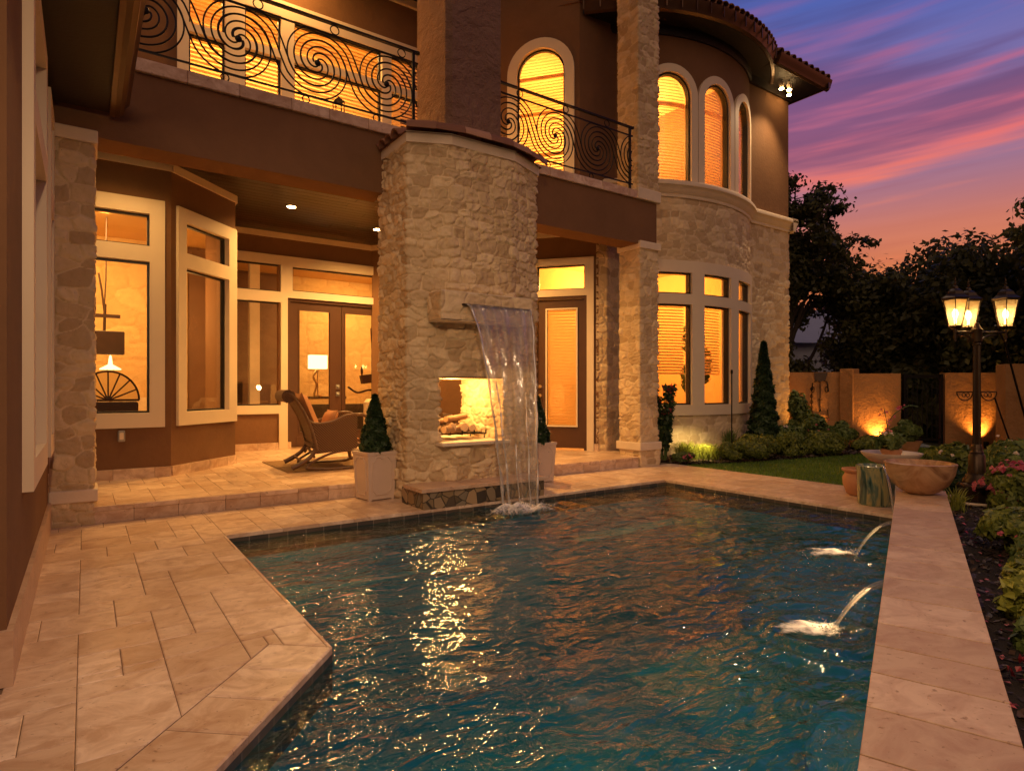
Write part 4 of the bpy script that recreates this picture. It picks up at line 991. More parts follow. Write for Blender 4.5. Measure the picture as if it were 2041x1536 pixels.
# --- scroll railings
def railing(x0, x1, centres, y, label):
    r = MB(); zt, zu, zl, zb_ = 4.995, 4.875, 4.168, 4.085
    r.box(x0, x1, y - .022, y + .022, zt - .008, zt + .012, .004); r.box(x0, x1, y - .008, y + .008, zu - .008, zu + .008); r.box(x0, x1, y - .008, y + .008, zl - .008, zl + .008); r.box(x0, x1, y - .009, y + .009, zb_ - .009, zb_ + .009)
    ro = r.build('railing', 'iron', H_); ro['label'] = label
    sc_ = MB(); CY_ = 4.535; D = .765; rt_ = .0086
    def clampz(z): return max(zl + .006, min(zu - .006, z))
    def run(pts):
        seg = []
        for p in pts:
            if x0 + .01 < p[0] < x1 - .01: seg.append((p[0], y, clampz(p[1])))
            else:
                if len(seg) > 2: sc_.tube(seg, rt_, 6)
                seg = []
        if len(seg) > 2: sc_.tube(seg, rt_, 6)
    Rk = (.285, .352, .42)
    def spiral(c, ang0, R0, turns=1.15, a=.275):
        out = []; t = 0
        while True:
            r_ = R0 - a * t
            if r_ < .032 or t > 1.6: break
            an = R(ang0) + 2 * math.pi * t; out.append((c + r_ * math.cos(an), CY_ + r_ * math.sin(an))); t += .02
        return out
    cs = [centres[0] - D] + list(centres) + [centres[-1] + D]
    for i, c in enumerate(cs):
        for j in range(3):
            A = spiral(c, 30, Rk[j]); B = spiral(c + D, 210, Rk[2 - j])
            p0, p3 = A[0], B[0]; t = .22; q = [(p0[0] + .5 * t * .5, p0[1] - .87 * t * .5), (p3[0] - .5 * t * .5, p3[1] + .87 * t * .5)]; S = []
            for k in range(1, 12):
                s = k / 12; S.append(tuple((1 - s) ** 3 * p0[e] + 3 * s * (1 - s) ** 2 * q[0][e] + 3 * s * s * (1 - s) * q[1][e] + s ** 3 * p3[e] for e in (0, 1)))
            run(A[::-1] + S + B)
        # short strays filling the corners
        for sg in (1, -1):
            pts = [(c + D * .5 + sg * (-.30 + .02 * k + .004 * k * k * .3), CY_ + sg * (.02 + .36 * math.sin(k / 12 * 1.57))) for k in range(13)]
            run(pts if False else [])
        if x0 < c < x1: sc_.blob((c, y, CY_), (.034, .02, .034), 2, .03)
    so = sc_.build('scrollwork', 'iron', ro, smooth=True)
    rg = MB()
    for c in centres:
        for (dx, zz, rr) in ((.18, (zt + zu) / 2, .046), (-.12, (zl + zb_) / 2, .036)):
            x = c + dx
            if x0 + .05 < x < x1 - .05: rg.tube([(x + rr * math.cos(2 * math.pi * k / 18), y, zz + rr * math.sin(2 * math.pi * k / 18)) for k in range(19)], .0065, 5, False)
    rg.build('ring', 'iron', ro, smooth=True)
    ps = MB()
    for x in (x0 + .03, x1 - .06): ps.box(x - .016, x + .016, y - .016, y + .016, 4.06, zt, .003)
    ps.lathe([(.0, -.02), (.03, -.012), (.03, .012), (0, .02)], (x1 - .01, y, zt), 12)
    ps.build('post', 'iron', ro)
railing(.30, 3.13, (.44, 1.215, 1.98, 2.745), V0 + .04, 'longer wrought iron balcony railing with four big spirals')
railing(4.12, 6.62, (4.39, 5.155, 5.92), V0 + .04, 'shorter wrought iron balcony railing with spirals beside the stone pillar')

# --- interior shells (one lit hall downstairs, rooms upstairs)
stone_wall('room_stone_wall', [(-3, 12.28), (1.5, 12.28)], FZ, 3.72, H_, 'interior_stone', .03, 81, .55, .32, .02)
stone_wall('room_stone_wall', [(3.75, 14.18), (7.3, 14.18)], FZ, 3.70, H_, 'interior_stone', .03, 82, .55, .32, .02)
i1 = MB(); i1.box(-3, 1.5, 12.3, 12.4, FZ, 3.74); i1.box(-3.1, -3, 8.1, 12.3, FZ, 3.74); i1.build('room_wall', 'interior_wall', H_)
MB().box(-3, 7.3, 7.3, 15.3, .02, FZ - .012).build('room_floor', 'interior_floor', H_)
MB().box(-3, 7.3, 10.62, 15.3, 3.70, 3.74).build('room_ceiling', 'interior_wall', H_); MB().prism([(-3, 8.15), (.75, 8.15), (1.55, 8.95), (1.55, 10.61), (-3, 10.61)], 3.70, 3.74).build('room_ceiling', 'interior_wall', H_); MB().box(-3, 1.5, 10.62, 12.3, 3.705, 3.745) 
i2 = MB(); i2.box(3.75, 7.4, 14.2, 14.3, FZ, 3.70); i2.box(7.3, 7.4, 10.7, 14.2, FZ, 3.70); i2.build('room_wall', 'interior_wall', H_)
i3 = MB(); i3.box(1.5, 1.95, 12.3, 12.4, FZ, 3.70); i3.box(2.1, 2.2, 12.3, 14.2, FZ, 3.70); i3.box(2.2, 3.75, 14.1, 14.2, FZ, 3.70); i3.build('room_partition', 'interior_dark', H_)
MB().box(1.95, 2.1, 12.5, 12.6, .5, 2.0).build('room_wall', 'interior_wall', H_)
MB().box(2.62, 2.80, 12.6, 12.78, FZ, 3.6).build('room_column', 'cast_stone', H_)
MB().box(2.21, 2.60, 13.2, 13.3, FZ, 1.3).build('hall_cabinet', 'dark_wood', H_)
i4 = MB(); i4.box(.2, 4.4, 9.6, 9.7, 4.0, 6.7); i4.box(.1, .2, 8.12, 9.7, 4.0, 6.7); i4.box(.2, 4.4, 8.12, 9.7, 6.5, 6.6); i4.build('room_wall', 'interior_wall', H_)
i5 = MB(); i5.box(6.1, 8.6, 10.3, 10.4, 4.0, 7.2); i5.box(6.1, 8.2, 8.3, 10.3, 7.1, 7.2); i5.build('room_wall', 'interior_wall', H_)
i6 = MB(); i6.box(7.2, 11.2, 10.4, 10.5, 0, 4.3); i6.box(7.2, 11.2, 10.4, 10.5, 4.6, 7.25); i6.box(7.45, 11.2, 7.5, 10.4, 3.8, 3.86); i6.box(7.45, 11.2, 7.5, 10.4, 7.18, 7.22); i6.box(11.22, 11.32, 7.2, 10.4, .1, 4.3); i6.box(11.22, 11.32, 7.2, 10.4, 4.6, 7.2); i6.build('room_wall', 'interior_wall', H_)
MB().box(7.4, 11.2, 7.4, 10.4, .02, .12).build('room_floor', 'interior_floor', H_)
MB().box(7.4, 11.2, 7.4, 10.4, 4.45, 4.5).build('room_floor', 'interior_wall', H_)
# outer shell so that nothing shows behind the rooms
sh2 = MB(); sh2.box(-3.3, -3.2, 3.1, 15.5, 0, 4.0); sh2.box(-3.2, 12, 15.4, 15.5, 0, 7.3); sh2.build('back_wall', 'stucco', H_)

# ================================================================== OUTDOOR FIREPLACE
fp = thing('outdoor_fireplace', 'tall bow-fronted limestone fireplace with see-through firebox and spout above the pool', 'fireplace')
bow = [(2.70, 6.42), (2.70, 5.71), (3.12, 5.52), (3.85, 5.52), (4.35, 5.74), (4.35, 6.42)]
stone_wall('stone_body', bow, 1.28, 3.66, fp, 'limestone', .010, 71, .205, .104, .040)
stone_wall('stone_base', bow, 0.0, .56, fp, 'limestone', .010, 71, .205, .104, .040)
OX0, OX1 = 2.98, 3.76
def bowy(x):
    for (a, b), (c, d) in zip(bow[1:-2], bow[2:-1]):
        if a <= x <= c: return b + (d - b) * (x - a) / (c - a)
    return 5.6
lp = [(2.70, 6.42)] + [p for p in bow[1:] if p[0] < OX0 - .01 and p[1] < 6.4] + [(OX0, bowy(OX0)), (OX0, 6.42)]
rp = [(OX1, 6.42), (OX1, bowy(OX1))] + [p for p in bow if p[0] > OX1 + .01 and p[1] < 6.4] + [(4.35, 6.42)]
# paths keep outside on the right
stone_wall('stone_jamb', lp, .56, 1.28, fp, 'limestone', .010, 71, .205, .104, .040)
smr = sum((Vector(b) - Vector(a)).length for a, b in zip(bow[:-1], bow[1:]) if b[0] <= OX1) - (6.42 - bowy(OX1))
stone_wall('stone_jamb', rp, .56, 1.28, fp, 'limestone', .010, 71, .205, .104, .040, smap=smr)
m = MB(); m.prism([p for p in bow], 1.262, 1.28); m.prism([p for p in bow], .545, .56); m.build('firebox_lining', 'firebrick', fp)
stone_wall('stone_back', [(4.35, 6.42), (2.70, 6.42)], 1.28, 3.66, fp, 'limestone', .03, 77)
m = MB(); m.box(OX0 - .03, OX1 + .03, 5.43, 6.45, .565, .60, .006); m.build('firebox_sill', 'cast_stone', fp)
def off_poly(poly, d, c=(3.52, 6.0)):
    return [(p[0] + d * (1 if p[0] > c[0] + .3 else -1 if p[0] < c[0] - .3 else 0), p[1] - d * (1 if p[1] < 6.3 else -1)) for p in poly]
MB().prism(off_poly(bow, .035), 3.66, 3.77).build('cap_moulding', 'cast_stone', fp)
# hipped tile cap
m = MB(); o1 = off_poly(bow, .06); n = len(o1); inner = [(3.38, 6.42), (3.38, 6.1)] + [(3.38 + .72 * i / 6, 6.1) for i in range(1, 6)] + [(4.10, 6.1)] * 2 + [(4.10, 6.1), (4.10, 6.42)]
inner = inner[:n] if len(inner) >= n else inner + [inner[-1]] * (n - len(inner))
m.add([(*p, 3.75) for p in o1] + [(*p, 4.02) for p in inner], [(i, i + 1, n + i + 1, n + i) for i in range(n - 1)]); m.build('cap_roof', 'roof_tile', fp)
ct = MB(); rn = random.Random(12); rim = off_poly(bow, .035)[1:-1]
cum = [0]
for a, b in zip(rim[:-1], rim[1:]): cum.append(cum[-1] + (Vector(b) - Vector(a)).length)
def rimp(s):
    s = max(0, min(cum[-1] - 1e-6, s))
    for i in range(len(cum) - 1):
        if s <= cum[i + 1]: t = (s - cum[i]) / (cum[i + 1] - cum[i]); return (rim[i][0] + (rim[i + 1][0] - rim[i][0]) * t, rim[i][1] + (rim[i + 1][1] - rim[i][1]) * t)
s = 0; k = 0
while s < cum[-1] - .05:
    e = min(s + .30, cum[-1]); a, b = rimp(s), rimp(e); ct.tone = (.25, .1, .95, .15, .8, .2, .5)[k % 7]; barrel(ct, (b[0], b[1], 3.765), (a[0], a[1], 3.775), .115, 10); s = e - .012; k += 1
for i in range(4):
    y = 5.85 + i * .165; ct.tone = rn.random() * .4; barrel(ct, (2.62, y, 3.755), (3.3, y + .05, 3.99), .08, 10)
for i in range(4):
    y = 5.95 + i * .165; ct.tone = rn.random() * .5; barrel(ct, (4.43, y, 3.755), (4.0, y + .05, 3.96), .08, 10)
ct.build('cap_tiles', 'roof_tile', fp, smooth=True)
# stucco flue tower
m = MB(); m.prism([(3.44, 6.10), (4.105, 6.10), (4.105, 6.88), (3.38, 6.88), (3.38, 6.16)], 3.85, 9.2); m.build('flue', 'stucco_skim', fp)
# spout block
stone_wall('spout_block', [(2.86, 5.56), (2.86, 5.29), (3.955, 5.29), (3.955, 5.60)], 1.84, 2.115, fp, 'limestone', .011, 74, .30, .21, .020)
m = MB(); m.box(2.86, 3.955, 5.29, 5.56, 2.108, 2.125); m.box(2.86, 3.955, 5.29, 5.56, 1.83, 1.842); m.build('spout_cap', 'cast_stone', fp)
MB().box(3.08, 3.90, 5.235, 5.30, 1.985, 2.0).build('spout_lip', 'bronze', fp)
# hearth shelf with mosaic front
m = MB(); m.tone = .4; tile_slab(m, [(2.60, 5.195), (3.35, 5.195), (3.35, 5.60), (2.60, 5.60)], .165, .20, .006); m.tone = .7; tile_slab(m, [(3.35, 5.195), (4.11, 5.195), (4.11, 5.62), (3.35, 5.62)], .165, .20, .006)
m.build('hearth_slab', 'travertine_cap', fp)
MB().box(2.63, 4.08, 5.222, 5.7, -.6, .166).build('hearth_front', 'hearth_mosaic', fp)
# ================================================================== FURNITURE
# --- wicker rocking chair (faces +x, back towards the column)
ch = thing('rocking_chair', 'brown wicker rocking chair with scrolled back and copper cushions on the patio', 'chair', (1.955, 7.93, FZ + .012), R(-8))
def bez(pts, n=10):
    out = []; P = [Vector(p) for p in pts]
    for i in range(len(P) - 1):
        p0, p1, p2, p3 = P[max(i - 1, 0)], P[i], P[i + 1], P[min(i + 2, len(P) - 1)]
        for k in range(n):
            t = k / n; out.append(.5 * ((2 * p1) + (p2 - p0) * t + (2 * p0 - 5 * p1 + 4 * p2 - p3) * t * t + (3 * p1 - p0 - 3 * p2 + p3) * t ** 3))
    return out + [P[-1]]
HW = .36
bk = bez([(.44, 0, .24), (.39, 0, .45), (.31, 0, .66), (.20, 0, .85), (.13, 0, .93)], 5)
def extr(line, y0, y1, th):
    m = MB(); vs = []
    for i, p in enumerate(line):
        t = (line[min(i + 1, len(line) - 1)] - line[max(i - 1, 0)]).normalized(); nrm = Vector((-t.z, 0, t.x)) * th / 2
        for y in (y0, y1): vs += [(p.x + nrm.x, y, p.z + nrm.z), (p.x - nrm.x, y, p.z - nrm.z)]
    n = len(line); fs = []
    for i in range(n - 1):
        a, b = i * 4, (i + 1) * 4; fs += [(a, b, b + 2, a + 2), (a + 1, a + 3, b + 3, b + 1), (a, a + 1, b + 1, b), (a + 2, b + 2, b + 3, a + 3)]
    m.add(vs, fs + [(0, 2, 3, 1), (4 * n - 4, 4 * n - 3, 4 * n - 1, 4 * n - 2)]); return m
extr(bk, -HW, HW, .035).build('backrest', 'wicker', ch, smooth=True)
sw = [Vector((-.03, 0, .93))]
roll = MB(); roll.tube([(.10, -HW - .03, .905), (.10, HW + .03, .905)], .078, 18); roll.build('head_roll', 'wicker', ch, smooth=True)
for y in (-HW - .035, HW + .035):
    scr = MB(); scr.tube([(.10 + (.012 + .0075 * k) * math.cos(k * .5), y, .905 + (.012 + .0075 * k) * math.sin(k * .5)) for k in range(10)], .010, 6)
    scr.tube([(p.x - .01, y, p.z) for p in bk], .019, 8); scr.build('back_frame', 'wicker_rail', ch, smooth=True)
MB().box(.38, .98, -HW, HW, .26, .31, .01).build('seat', 'wicker', ch)
for y in (-HW - .02, HW + .02):
    arm = bez([(.33, y, .60), (.42, y, .565), (.60, y, .58), (.80, y, .66), (.98, y, .67), (1.05, y, .62), (1.02, y, .58)], 5)
    MB().tube(arm, .024, 8, True, .8).build('arm', 'wicker_rail', ch, smooth=True)
    sp = MB(); top = [p for p in arm if p.x <= .98][::2]; vs = []
    for p in top: vs += [(p.x, y - .015, p.z - .01), (p.x, y + .015, p.z - .01), (max(p.x, .41), y - .015, .20 + .10 * max(0, (p.x - .45))), (max(p.x, .41), y + .015, .20 + .10 * max(0, (p.x - .45)))]
    n = len(top); fs = []
    for i in range(n - 1): a, b = 4 * i, 4 * i + 4; fs += [(a, a + 2, b + 2, b), (a + 1, b + 1, b + 3, a + 3), (a + 2, a + 3, b + 3, b + 2)]
    sp.add(vs, fs + [(0, 1, 3, 2), (4 * n - 4, 4 * n - 2, 4 * n - 1, 4 * n - 3)]); sp.build('side_panel', 'wicker', ch)
    MB().tube(bez([(.30, y, .035), (.45, y, .012), (.68, y, .006), (.92, y, .02), (1.12, y, .07)], 6), .022, 8).build('rocker', 'wicker_rail', ch, smooth=True)
    MB().tube(bez([(.43, y, .30), (.37, y, .18), (.25, y, .09), (.14, y, .035)], 4), [.026] * 8 + [.03] * 4 + [.034], 8).build('leg', 'wicker_rail', ch, smooth=True)
    MB().tube(bez([(.96, y, .28), (.98, y, .15), (1.0, y, .04)], 4), .024, 8).build('leg', 'wicker_rail', ch, smooth=True)
    MB().tube(bez([(.32, y, .06), (.50, y, .16), (.72, y, .22), (.96, y, .22)], 5), .016, 6).build('brace', 'wicker_rail', ch, smooth=True)
st = MB(); st.tube([(.27, -HW, .10), (.27, HW, .10)], .016, 6); st.tube(bez([(.40, -HW, .16), (.38, 0, .24), (.40, HW, .16)], 6), .018, 6); st.tube([(.43, -HW, .285), (.43, HW, .285)], .02, 6); st.build('stretcher', 'wicker_rail', ch, smooth=True)
def pillow(mb, c, ax, ay, az, n=9):
    c, ax, ay, az = map(Vector, (c, ax, ay, az)); 
    for sgn in (1, -1):
        vs = []
        for i in range(n):
            for j in range(n):
                u, v = -1 + 2 * i / (n - 1), -1 + 2 * j / (n - 1); th = max(0, (1 - u ** 4) * (1 - v ** 4)) ** .45; pin = 1 - .06 * (1 - abs(u)) * 0 - .07 * (1 - max(abs(u), abs(v)) ** 2) * 0
                vs.append(c + ax * u * (1 - .07 * (1 - v * v)) + ay * v * (1 - .07 * (1 - u * u)) + az * sgn * th)
        fs = [(i * n + j, (i + 1) * n + j, (i + 1) * n + j + 1, i * n + j + 1) for i in range(n - 1) for j in range(n - 1)]
        mb.add(vs, fs if sgn > 0 else [f[::-1] for f in fs])
    return mb
cu = pillow(MB(), (.68, 0, .36), (.30, 0, 0), (0, .33, 0), (0, 0, .055)); cu.build('seat_cushion', 'copper_cushion', ch, smooth=True)
cu = pillow(MB(), (.37, 0, .68), (-.11, 0, .27), (0, .33, 0), (.065, 0, .03)); cu.build('back_cushion', 'copper_cushion', ch, smooth=True)
tp = pillow(MB(), (0, 0, 0), (.06, .02, .17), (0, .20, 0), (.06, 0, .0)).build('throw_pillow', 'copper_cushion', None, (2.55, 7.74, FZ + .57), smooth=True); tag(tp, 'square copper throw pillow propped in the wicker rocking chair', 'pillow')
rg = MB(); rg.box(1.98, 3.65, 7.50, 8.80, FZ + .002, FZ + .010, .003); tag(rg.build('rug', 'rug_weave'), 'flat brown mat under the wicker rocking chair', 'rug')
# --- ceiling fan mostly behind the fireplace
fn = thing('ceiling_fan', 'dark ceiling fan blade showing beside the fireplace under the plank ceiling', 'fan', (4.35, 8.9, 3.75))
MB().lathe([(.07, 0), (.07, -.03), (.02, -.06), (.016, -.22), (.09, -.25), (.11, -.32), (.06, -.36), (0, -.37)], (0, 0, 0), 18).build('motor', 'iron', fn, smooth=True)
for k in range(5):
    an = k * 2 * math.pi / 5 + .95; c, s = math.cos(an), math.sin(an)
    MB().obox((c * .40, s * .40, -.30), (c * .28, s * .28, 0), (-s * .065, c * .065, .012), (0, 0, .005)).build('blade', 'dark_wood', fn)
# --- planters with clipped cones
def planter(x, y, rz, s, h, label):
    p = thing('planter', label, 'planter', (x, y, 0), rz, 'square resin planters flanking the fireplace')
    a, b = s / 2 - .022, s / 2; m = MB()
    m.add([(i * r, j * r, z) for r, z in ((a, .012), (b, h - .03), (b + .008, h - .028), (b + .008, h), (b - .03, h), (b - .04, h - .05)) for i, j in ((-1, -1), (1, -1), (1, 1), (-1, 1))],
          [(k * 4 + i, k * 4 + (i + 1) % 4, k * 4 + 4 + (i + 1) % 4, k * 4 + 4 + i) for k in range(5) for i in range(4)] + [(3, 2, 1, 0)])
    for i, j in ((-1, -1), (1, -1), (1, 1), (-1, 1)): m.box(i * a - .03 if i > 0 else i * a, i * a if i > 0 else i * a + .03, j * a - .03 if j > 0 else j * a, j * a if j > 0 else j * a + .03, 0, .013)
    m.build('box', 'planter_resin', p)
    pm = MB()
    for k in range(4):
        an = k * math.pi / 2; c, s_ = math.cos(an), math.sin(an)
        def P(u, z, o=.0): r = a + (b - a) * z / h + .004 + o; return (r * s_ + u * c, -r * c + u * s_, z)
        w = a * .78; q = .045; zt, zb_ = h - .055, .06
        loop = [(-w + q, zb_), (w - q, zb_), (w - q, zb_ + .015), (w - .01, zb_ + q), (w, zb_ + q), (w, zt - q), (w - .015, zt - q), (w - q, zt - .012), (w - q, zt), (.035, zt), (0, zt - .018), (-.035, zt), (-w + q, zt), (-w + q, zt - .012), (-w + .015, zt - q), (-w, zt - q), (-w, zb_ + q), (-w + .01, zb_ + q), (-w + q, zb_ + .015), (-w + q, zb_)]
        pm.tube([P(u, z) for u, z in loop], .0055, 5); 
    pm.build('panel_moulding', 'planter_resin', p)
    MB().prism([(-b + .035, -b + .035), (b - .035, -b + .035), (b - .035, b - .035), (-b + .035, b - .035)], h - .06, h - .03).build('soil', 'bed_soil', p)
    return p
def cone_shrub(name, label, cat, x, y, z, h, r, n, mat, seed, group=None, size=.03, p=.75):
    t = thing(name, label, cat, (x, y, z), 0, group)
    MB().tube([(0, 0, 0), (.005, 0, h * .9)], [r * .12, .004], 7).build('stem', 'bark', t, smooth=True)
    rs = np.random.RandomState(seed); u = rs.rand(n) ** .85; zz = u * h; an = rs.rand(n) * 6.283
    rr = r * (1 - u) ** p * (.50 + .5 * rs.rand(n) ** .5) * (1 + .16 * np.sin(an * 3 + zz * 26) + .10 * np.sin(an * 5 - zz * 40)) * np.clip(.62 + u * 7, 0, 1)
    C = np.stack([rr * np.cos(an), rr * np.sin(an), zz], -1); N = np.stack([np.cos(an), np.sin(an), np.full(n, .9)], -1)
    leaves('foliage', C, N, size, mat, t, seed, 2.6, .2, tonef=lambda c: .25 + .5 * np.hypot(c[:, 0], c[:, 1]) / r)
    return t
planter(2.50, 6.09, R(6), .335, .50, 'pale panelled square planter in front of the rocking chair, left of the fireplace')
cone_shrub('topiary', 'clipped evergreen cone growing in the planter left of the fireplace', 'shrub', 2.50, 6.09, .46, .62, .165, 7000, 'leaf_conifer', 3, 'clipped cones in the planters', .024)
planter(4.62, 6.05, R(0), .335, .49, 'pale panelled square planter half hidden right of the fireplace')
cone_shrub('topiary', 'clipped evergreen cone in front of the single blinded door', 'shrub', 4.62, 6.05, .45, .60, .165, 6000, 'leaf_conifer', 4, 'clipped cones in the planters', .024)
# --- firewood, grate
gr = MB()
for x in (3.05, 3.2, 3.35, 3.5, 3.65): gr.tube([(x, 5.72, .70), (x, 5.72, .66), (x, 6.2, .66), (x, 6.2, .72)], .009, 6)
for y in (5.8, 6.1): gr.tube([(3.03, y, .602), (3.03, y, .66), (3.68, y, .66), (3.68, y, .602)], .009, 6)
tag(gr.build('fire_grate', 'iron', smooth=True), 'black iron grate under the firewood in the outdoor fireplace', 'grate')
logs = [((3.02, 5.78, .715), (3.30, 6.05, .72), .046, 'lowest log at the open left corner of the firebox'), ((3.12, 5.72, .715), (3.52, 5.88, .71), .042, 'long split log lying along the front of the grate'), ((3.24, 5.75, .735), (3.36, 6.12, .74), .050, 'thick pale log with its cut end towards the pool'),
        ((3.02, 5.88, .79), (3.42, 5.97, .80), .038, 'thin log laid across the top of the pile'), ((3.38, 5.73, .73), (3.50, 6.1, .74), .046, 'round log second from the right stone jamb'), ((3.50, 5.76, .72), (3.66, 6.08, .73), .042, 'log resting against the right stone jamb'), ((3.20, 5.82, .82), (3.55, 6.0, .84), .034, 'small branch on the very top of the firewood')]
for i, (a, b, r, lab) in enumerate(logs):
    rn = random.Random(i); A, B = Vector(a), Vector(b); m = MB()
    m.tube([A + (B - A) * k / 6 + Vector((rn.uniform(-1, 1), rn.uniform(-1, 1), rn.uniform(-1, 1))) * .004 * (0 < k < 6) for k in range(7)], [r * rn.uniform(.92, 1.06) for _ in range(7)], 9, False)
    lo = tag(m.build('firewood_log', 'log_bark', smooth=True), lab, 'log', 'firewood on the fireplace grate')
    d = (B - A).normalized(); MB().tube([A - d * .002, A + d * .004], r * .97, 9).build('cut_end', 'log_cut', lo); MB().tube([B - d * .004, B + d * .002], r * .97, 9).build('cut_end', 'log_cut', lo)
fl = MB(); rn = random.Random(2)
for x in (3.1, 3.25, 3.4, 3.55): fl.tube([(x, 5.98, .70), (x + .01, 5.98, .78), (x - .01, 5.98, .84), (x + .012, 5.98, .90)], [.02, .028, .014, .001], 6)
# --- falling water sheet
def water_sheet(name, label, cat, fn, nu, nt, mat):
    V, fl_, dn = [], [], []
    for i in range(nt + 1):
        for j in range(nu + 1): V.append(fn(j / nu, i / nt)); fl_.append(j / nu); dn.append(i / nt)
    F = [(i * (nu + 1) + j, i * (nu + 1) + j + 1, (i + 1) * (nu + 1) + j + 1, (i + 1) * (nu + 1) + j) for i in range(nt) for j in range(nu)]
    me = np_mesh(name, V, F, True, {'flow': fl_, 'down': dn}); o = link(name, me, mat)
    sd = o.modifiers.new('thickness', 'SOLIDIFY'); sd.thickness = .004; return tag(o, label, cat)
def sheet_fn(u, t):
    z = 2.0 - 2.10 * t ** 1.25; drop = math.sqrt(max(0, (2.0 - z)) / 2.1); y = 5.235 - .40 * drop
    e = 1 - .34 * t ** .8; k = abs(2 * u - 1)
    x0, x1 = 3.10 + .20 * t ** .7, 3.89 - .20 * t ** .8
    x = x0 + (x1 - x0) * u; rag = .014 * (vn(np.array(u * 14.), np.array(t * 9.), 2) - .5) * (1 + 3 * t); y += float(rag) + .02 * t * math.sin(u * 21 + t * 5); x += float(.03 * t * (vn(np.array(t * 7.), np.array(u * 3.), 3) - .5))
    return (x, y, z)
water_sheet('waterfall', 'clear curved sheet of water falling from the fireplace spout into the pool', 'waterfall', sheet_fn, 60, 90, 'falling_water')
def strand(mb, x0, x1, t0, seed, r=.008):
    rn = random.Random(seed); pts = []; rs_ = []
    for k in range(26):
        t = t0 + (1 - t0) * k / 25; z = 2.0 - 2.1 * t ** 1.25; y = 5.235 - .41 * math.sqrt(max(0, 2.0 - z) / 2.1) - .008
        pts.append((x0 + (x1 - x0) * t ** .7 + .006 * math.sin(t * 30 + seed), y, z)); rs_.append(r * (.5 + .9 * rn.random()) * (.7 + .8 * t))
    mb.tube(pts, rs_, 6)
m, nt = nt_new('water_bead'); gl = nd(nt, 'ShaderNodeBsdfGlossy', i_Roughness=.08); tr = nd(nt, 'ShaderNodeBsdfTransparent'); df = nd(nt, 'ShaderNodeBsdfDiffuse'); df.inputs[0].default_value = (.85, .8, .75, 1)
a = nd(nt, 'ShaderNodeMixShader', i_0=.45); lk(nt, gl.outputs[0], a.inputs[1]); lk(nt, df.outputs[0], a.inputs[2]); b = nd(nt, 'ShaderNodeMixShader', i_0=.55); lk(nt, tr.outputs[0], b.inputs[1]); lk(nt, a.outputs[0], b.inputs[2])
lk(nt, b.outputs[0], nd(nt, 'ShaderNodeOutputMaterial').inputs[0]); MAT['water_bead'] = m
wf = [o for o in COL.objects if o.name == 'waterfall'][0]
sm = MB(); strand(sm, 3.10, 3.29, 0, 1, .010); strand(sm, 3.89, 3.69, 0, 2, .010); strand(sm, 3.22, 3.36, .45, 3); strand(sm, 3.7, 3.60, .5, 4, .006); strand(sm, 3.45, 3.47, .72, 5, .005)
rn = random.Random(4)
for _ in range(90):
    t = rn.uniform(.45, 1); z = 2.0 - 2.1 * t ** 1.25; x = rn.uniform(3.12, 3.9); y = 5.2 - .40 * math.sqrt((2 - z) / 2.1) + rn.uniform(-.06, .05); sm.blob((x, y, z), (.004, .004, .006), 1, 0, 5, 4)
for _ in range(260):
    an = rn.uniform(0, 6.28); q = abs(rn.gauss(0, .16)); sm.blob((3.50 + q * 1.3 * math.cos(an), 4.82 + q * .7 * math.sin(an), WZ + .02 + abs(rn.gauss(0, .07)) * math.exp(-q * 4)), (.005, .005, .006), 1, 0, 5, 4)
sm.build('water_strand', 'water_bead', wf, smooth=True)
def foam(name, label, c, rx, ry, seed, h=.05, ang=0.0, pw=1.3):
    n = 70; X, Y = np.meshgrid(np.linspace(-1, 1, n), np.linspace(-1, 1, n)); rr = np.hypot(X, Y); th_ = np.arctan2(Y, X); wob = .75 + .75 * vn(np.cos(th_) * 2.4 + seed, np.sin(th_) * 2.4 + seed, 4) + .35 * (vn(X * 6 + seed, Y * 6, 5) - .5); k = np.clip(1 - rr * wob, 0, 1)
    z = h * k ** 1.5 * (.35 + vn(X * 7 + seed, Y * 7, 1)) + .004; ca, sa = math.cos(ang), math.sin(ang); x, y = X * rx, Y * ry
    V = np.stack([c[0] + x * ca - y * sa, c[1] + x * sa + y * ca, WZ + z + .006], -1).reshape(-1, 3); i = np.arange(n - 1)[:, None] * n + np.arange(n - 1)[None, :]; F = np.stack([i, i + 1, i + n + 1, i + n], -1).reshape(-1, 4)
    F = F[(rr.reshape(-1)[F] < 1.02).all(1)]
    return tag(link(name, np_mesh(name, V, F, True, {'tone': np.clip(k * pw, 0, 1)}), 'foam'), label, None, kind='stuff')
foam('foam', 'white churned foam where the fireplace sheet hits the pool', (3.50, 4.82), .72, .38, 1, .12, 0, 1.25)
foam('foam', 'white foam at the foot of the nearer wall jet', (2.97, 1.655), .36, .20, 4, .022, R(150), 1.3)
foam('foam', 'white foam at the foot of the farther wall jet', (4.50, 2.32), .36, .20, 7, .022, R(150), 1.3)
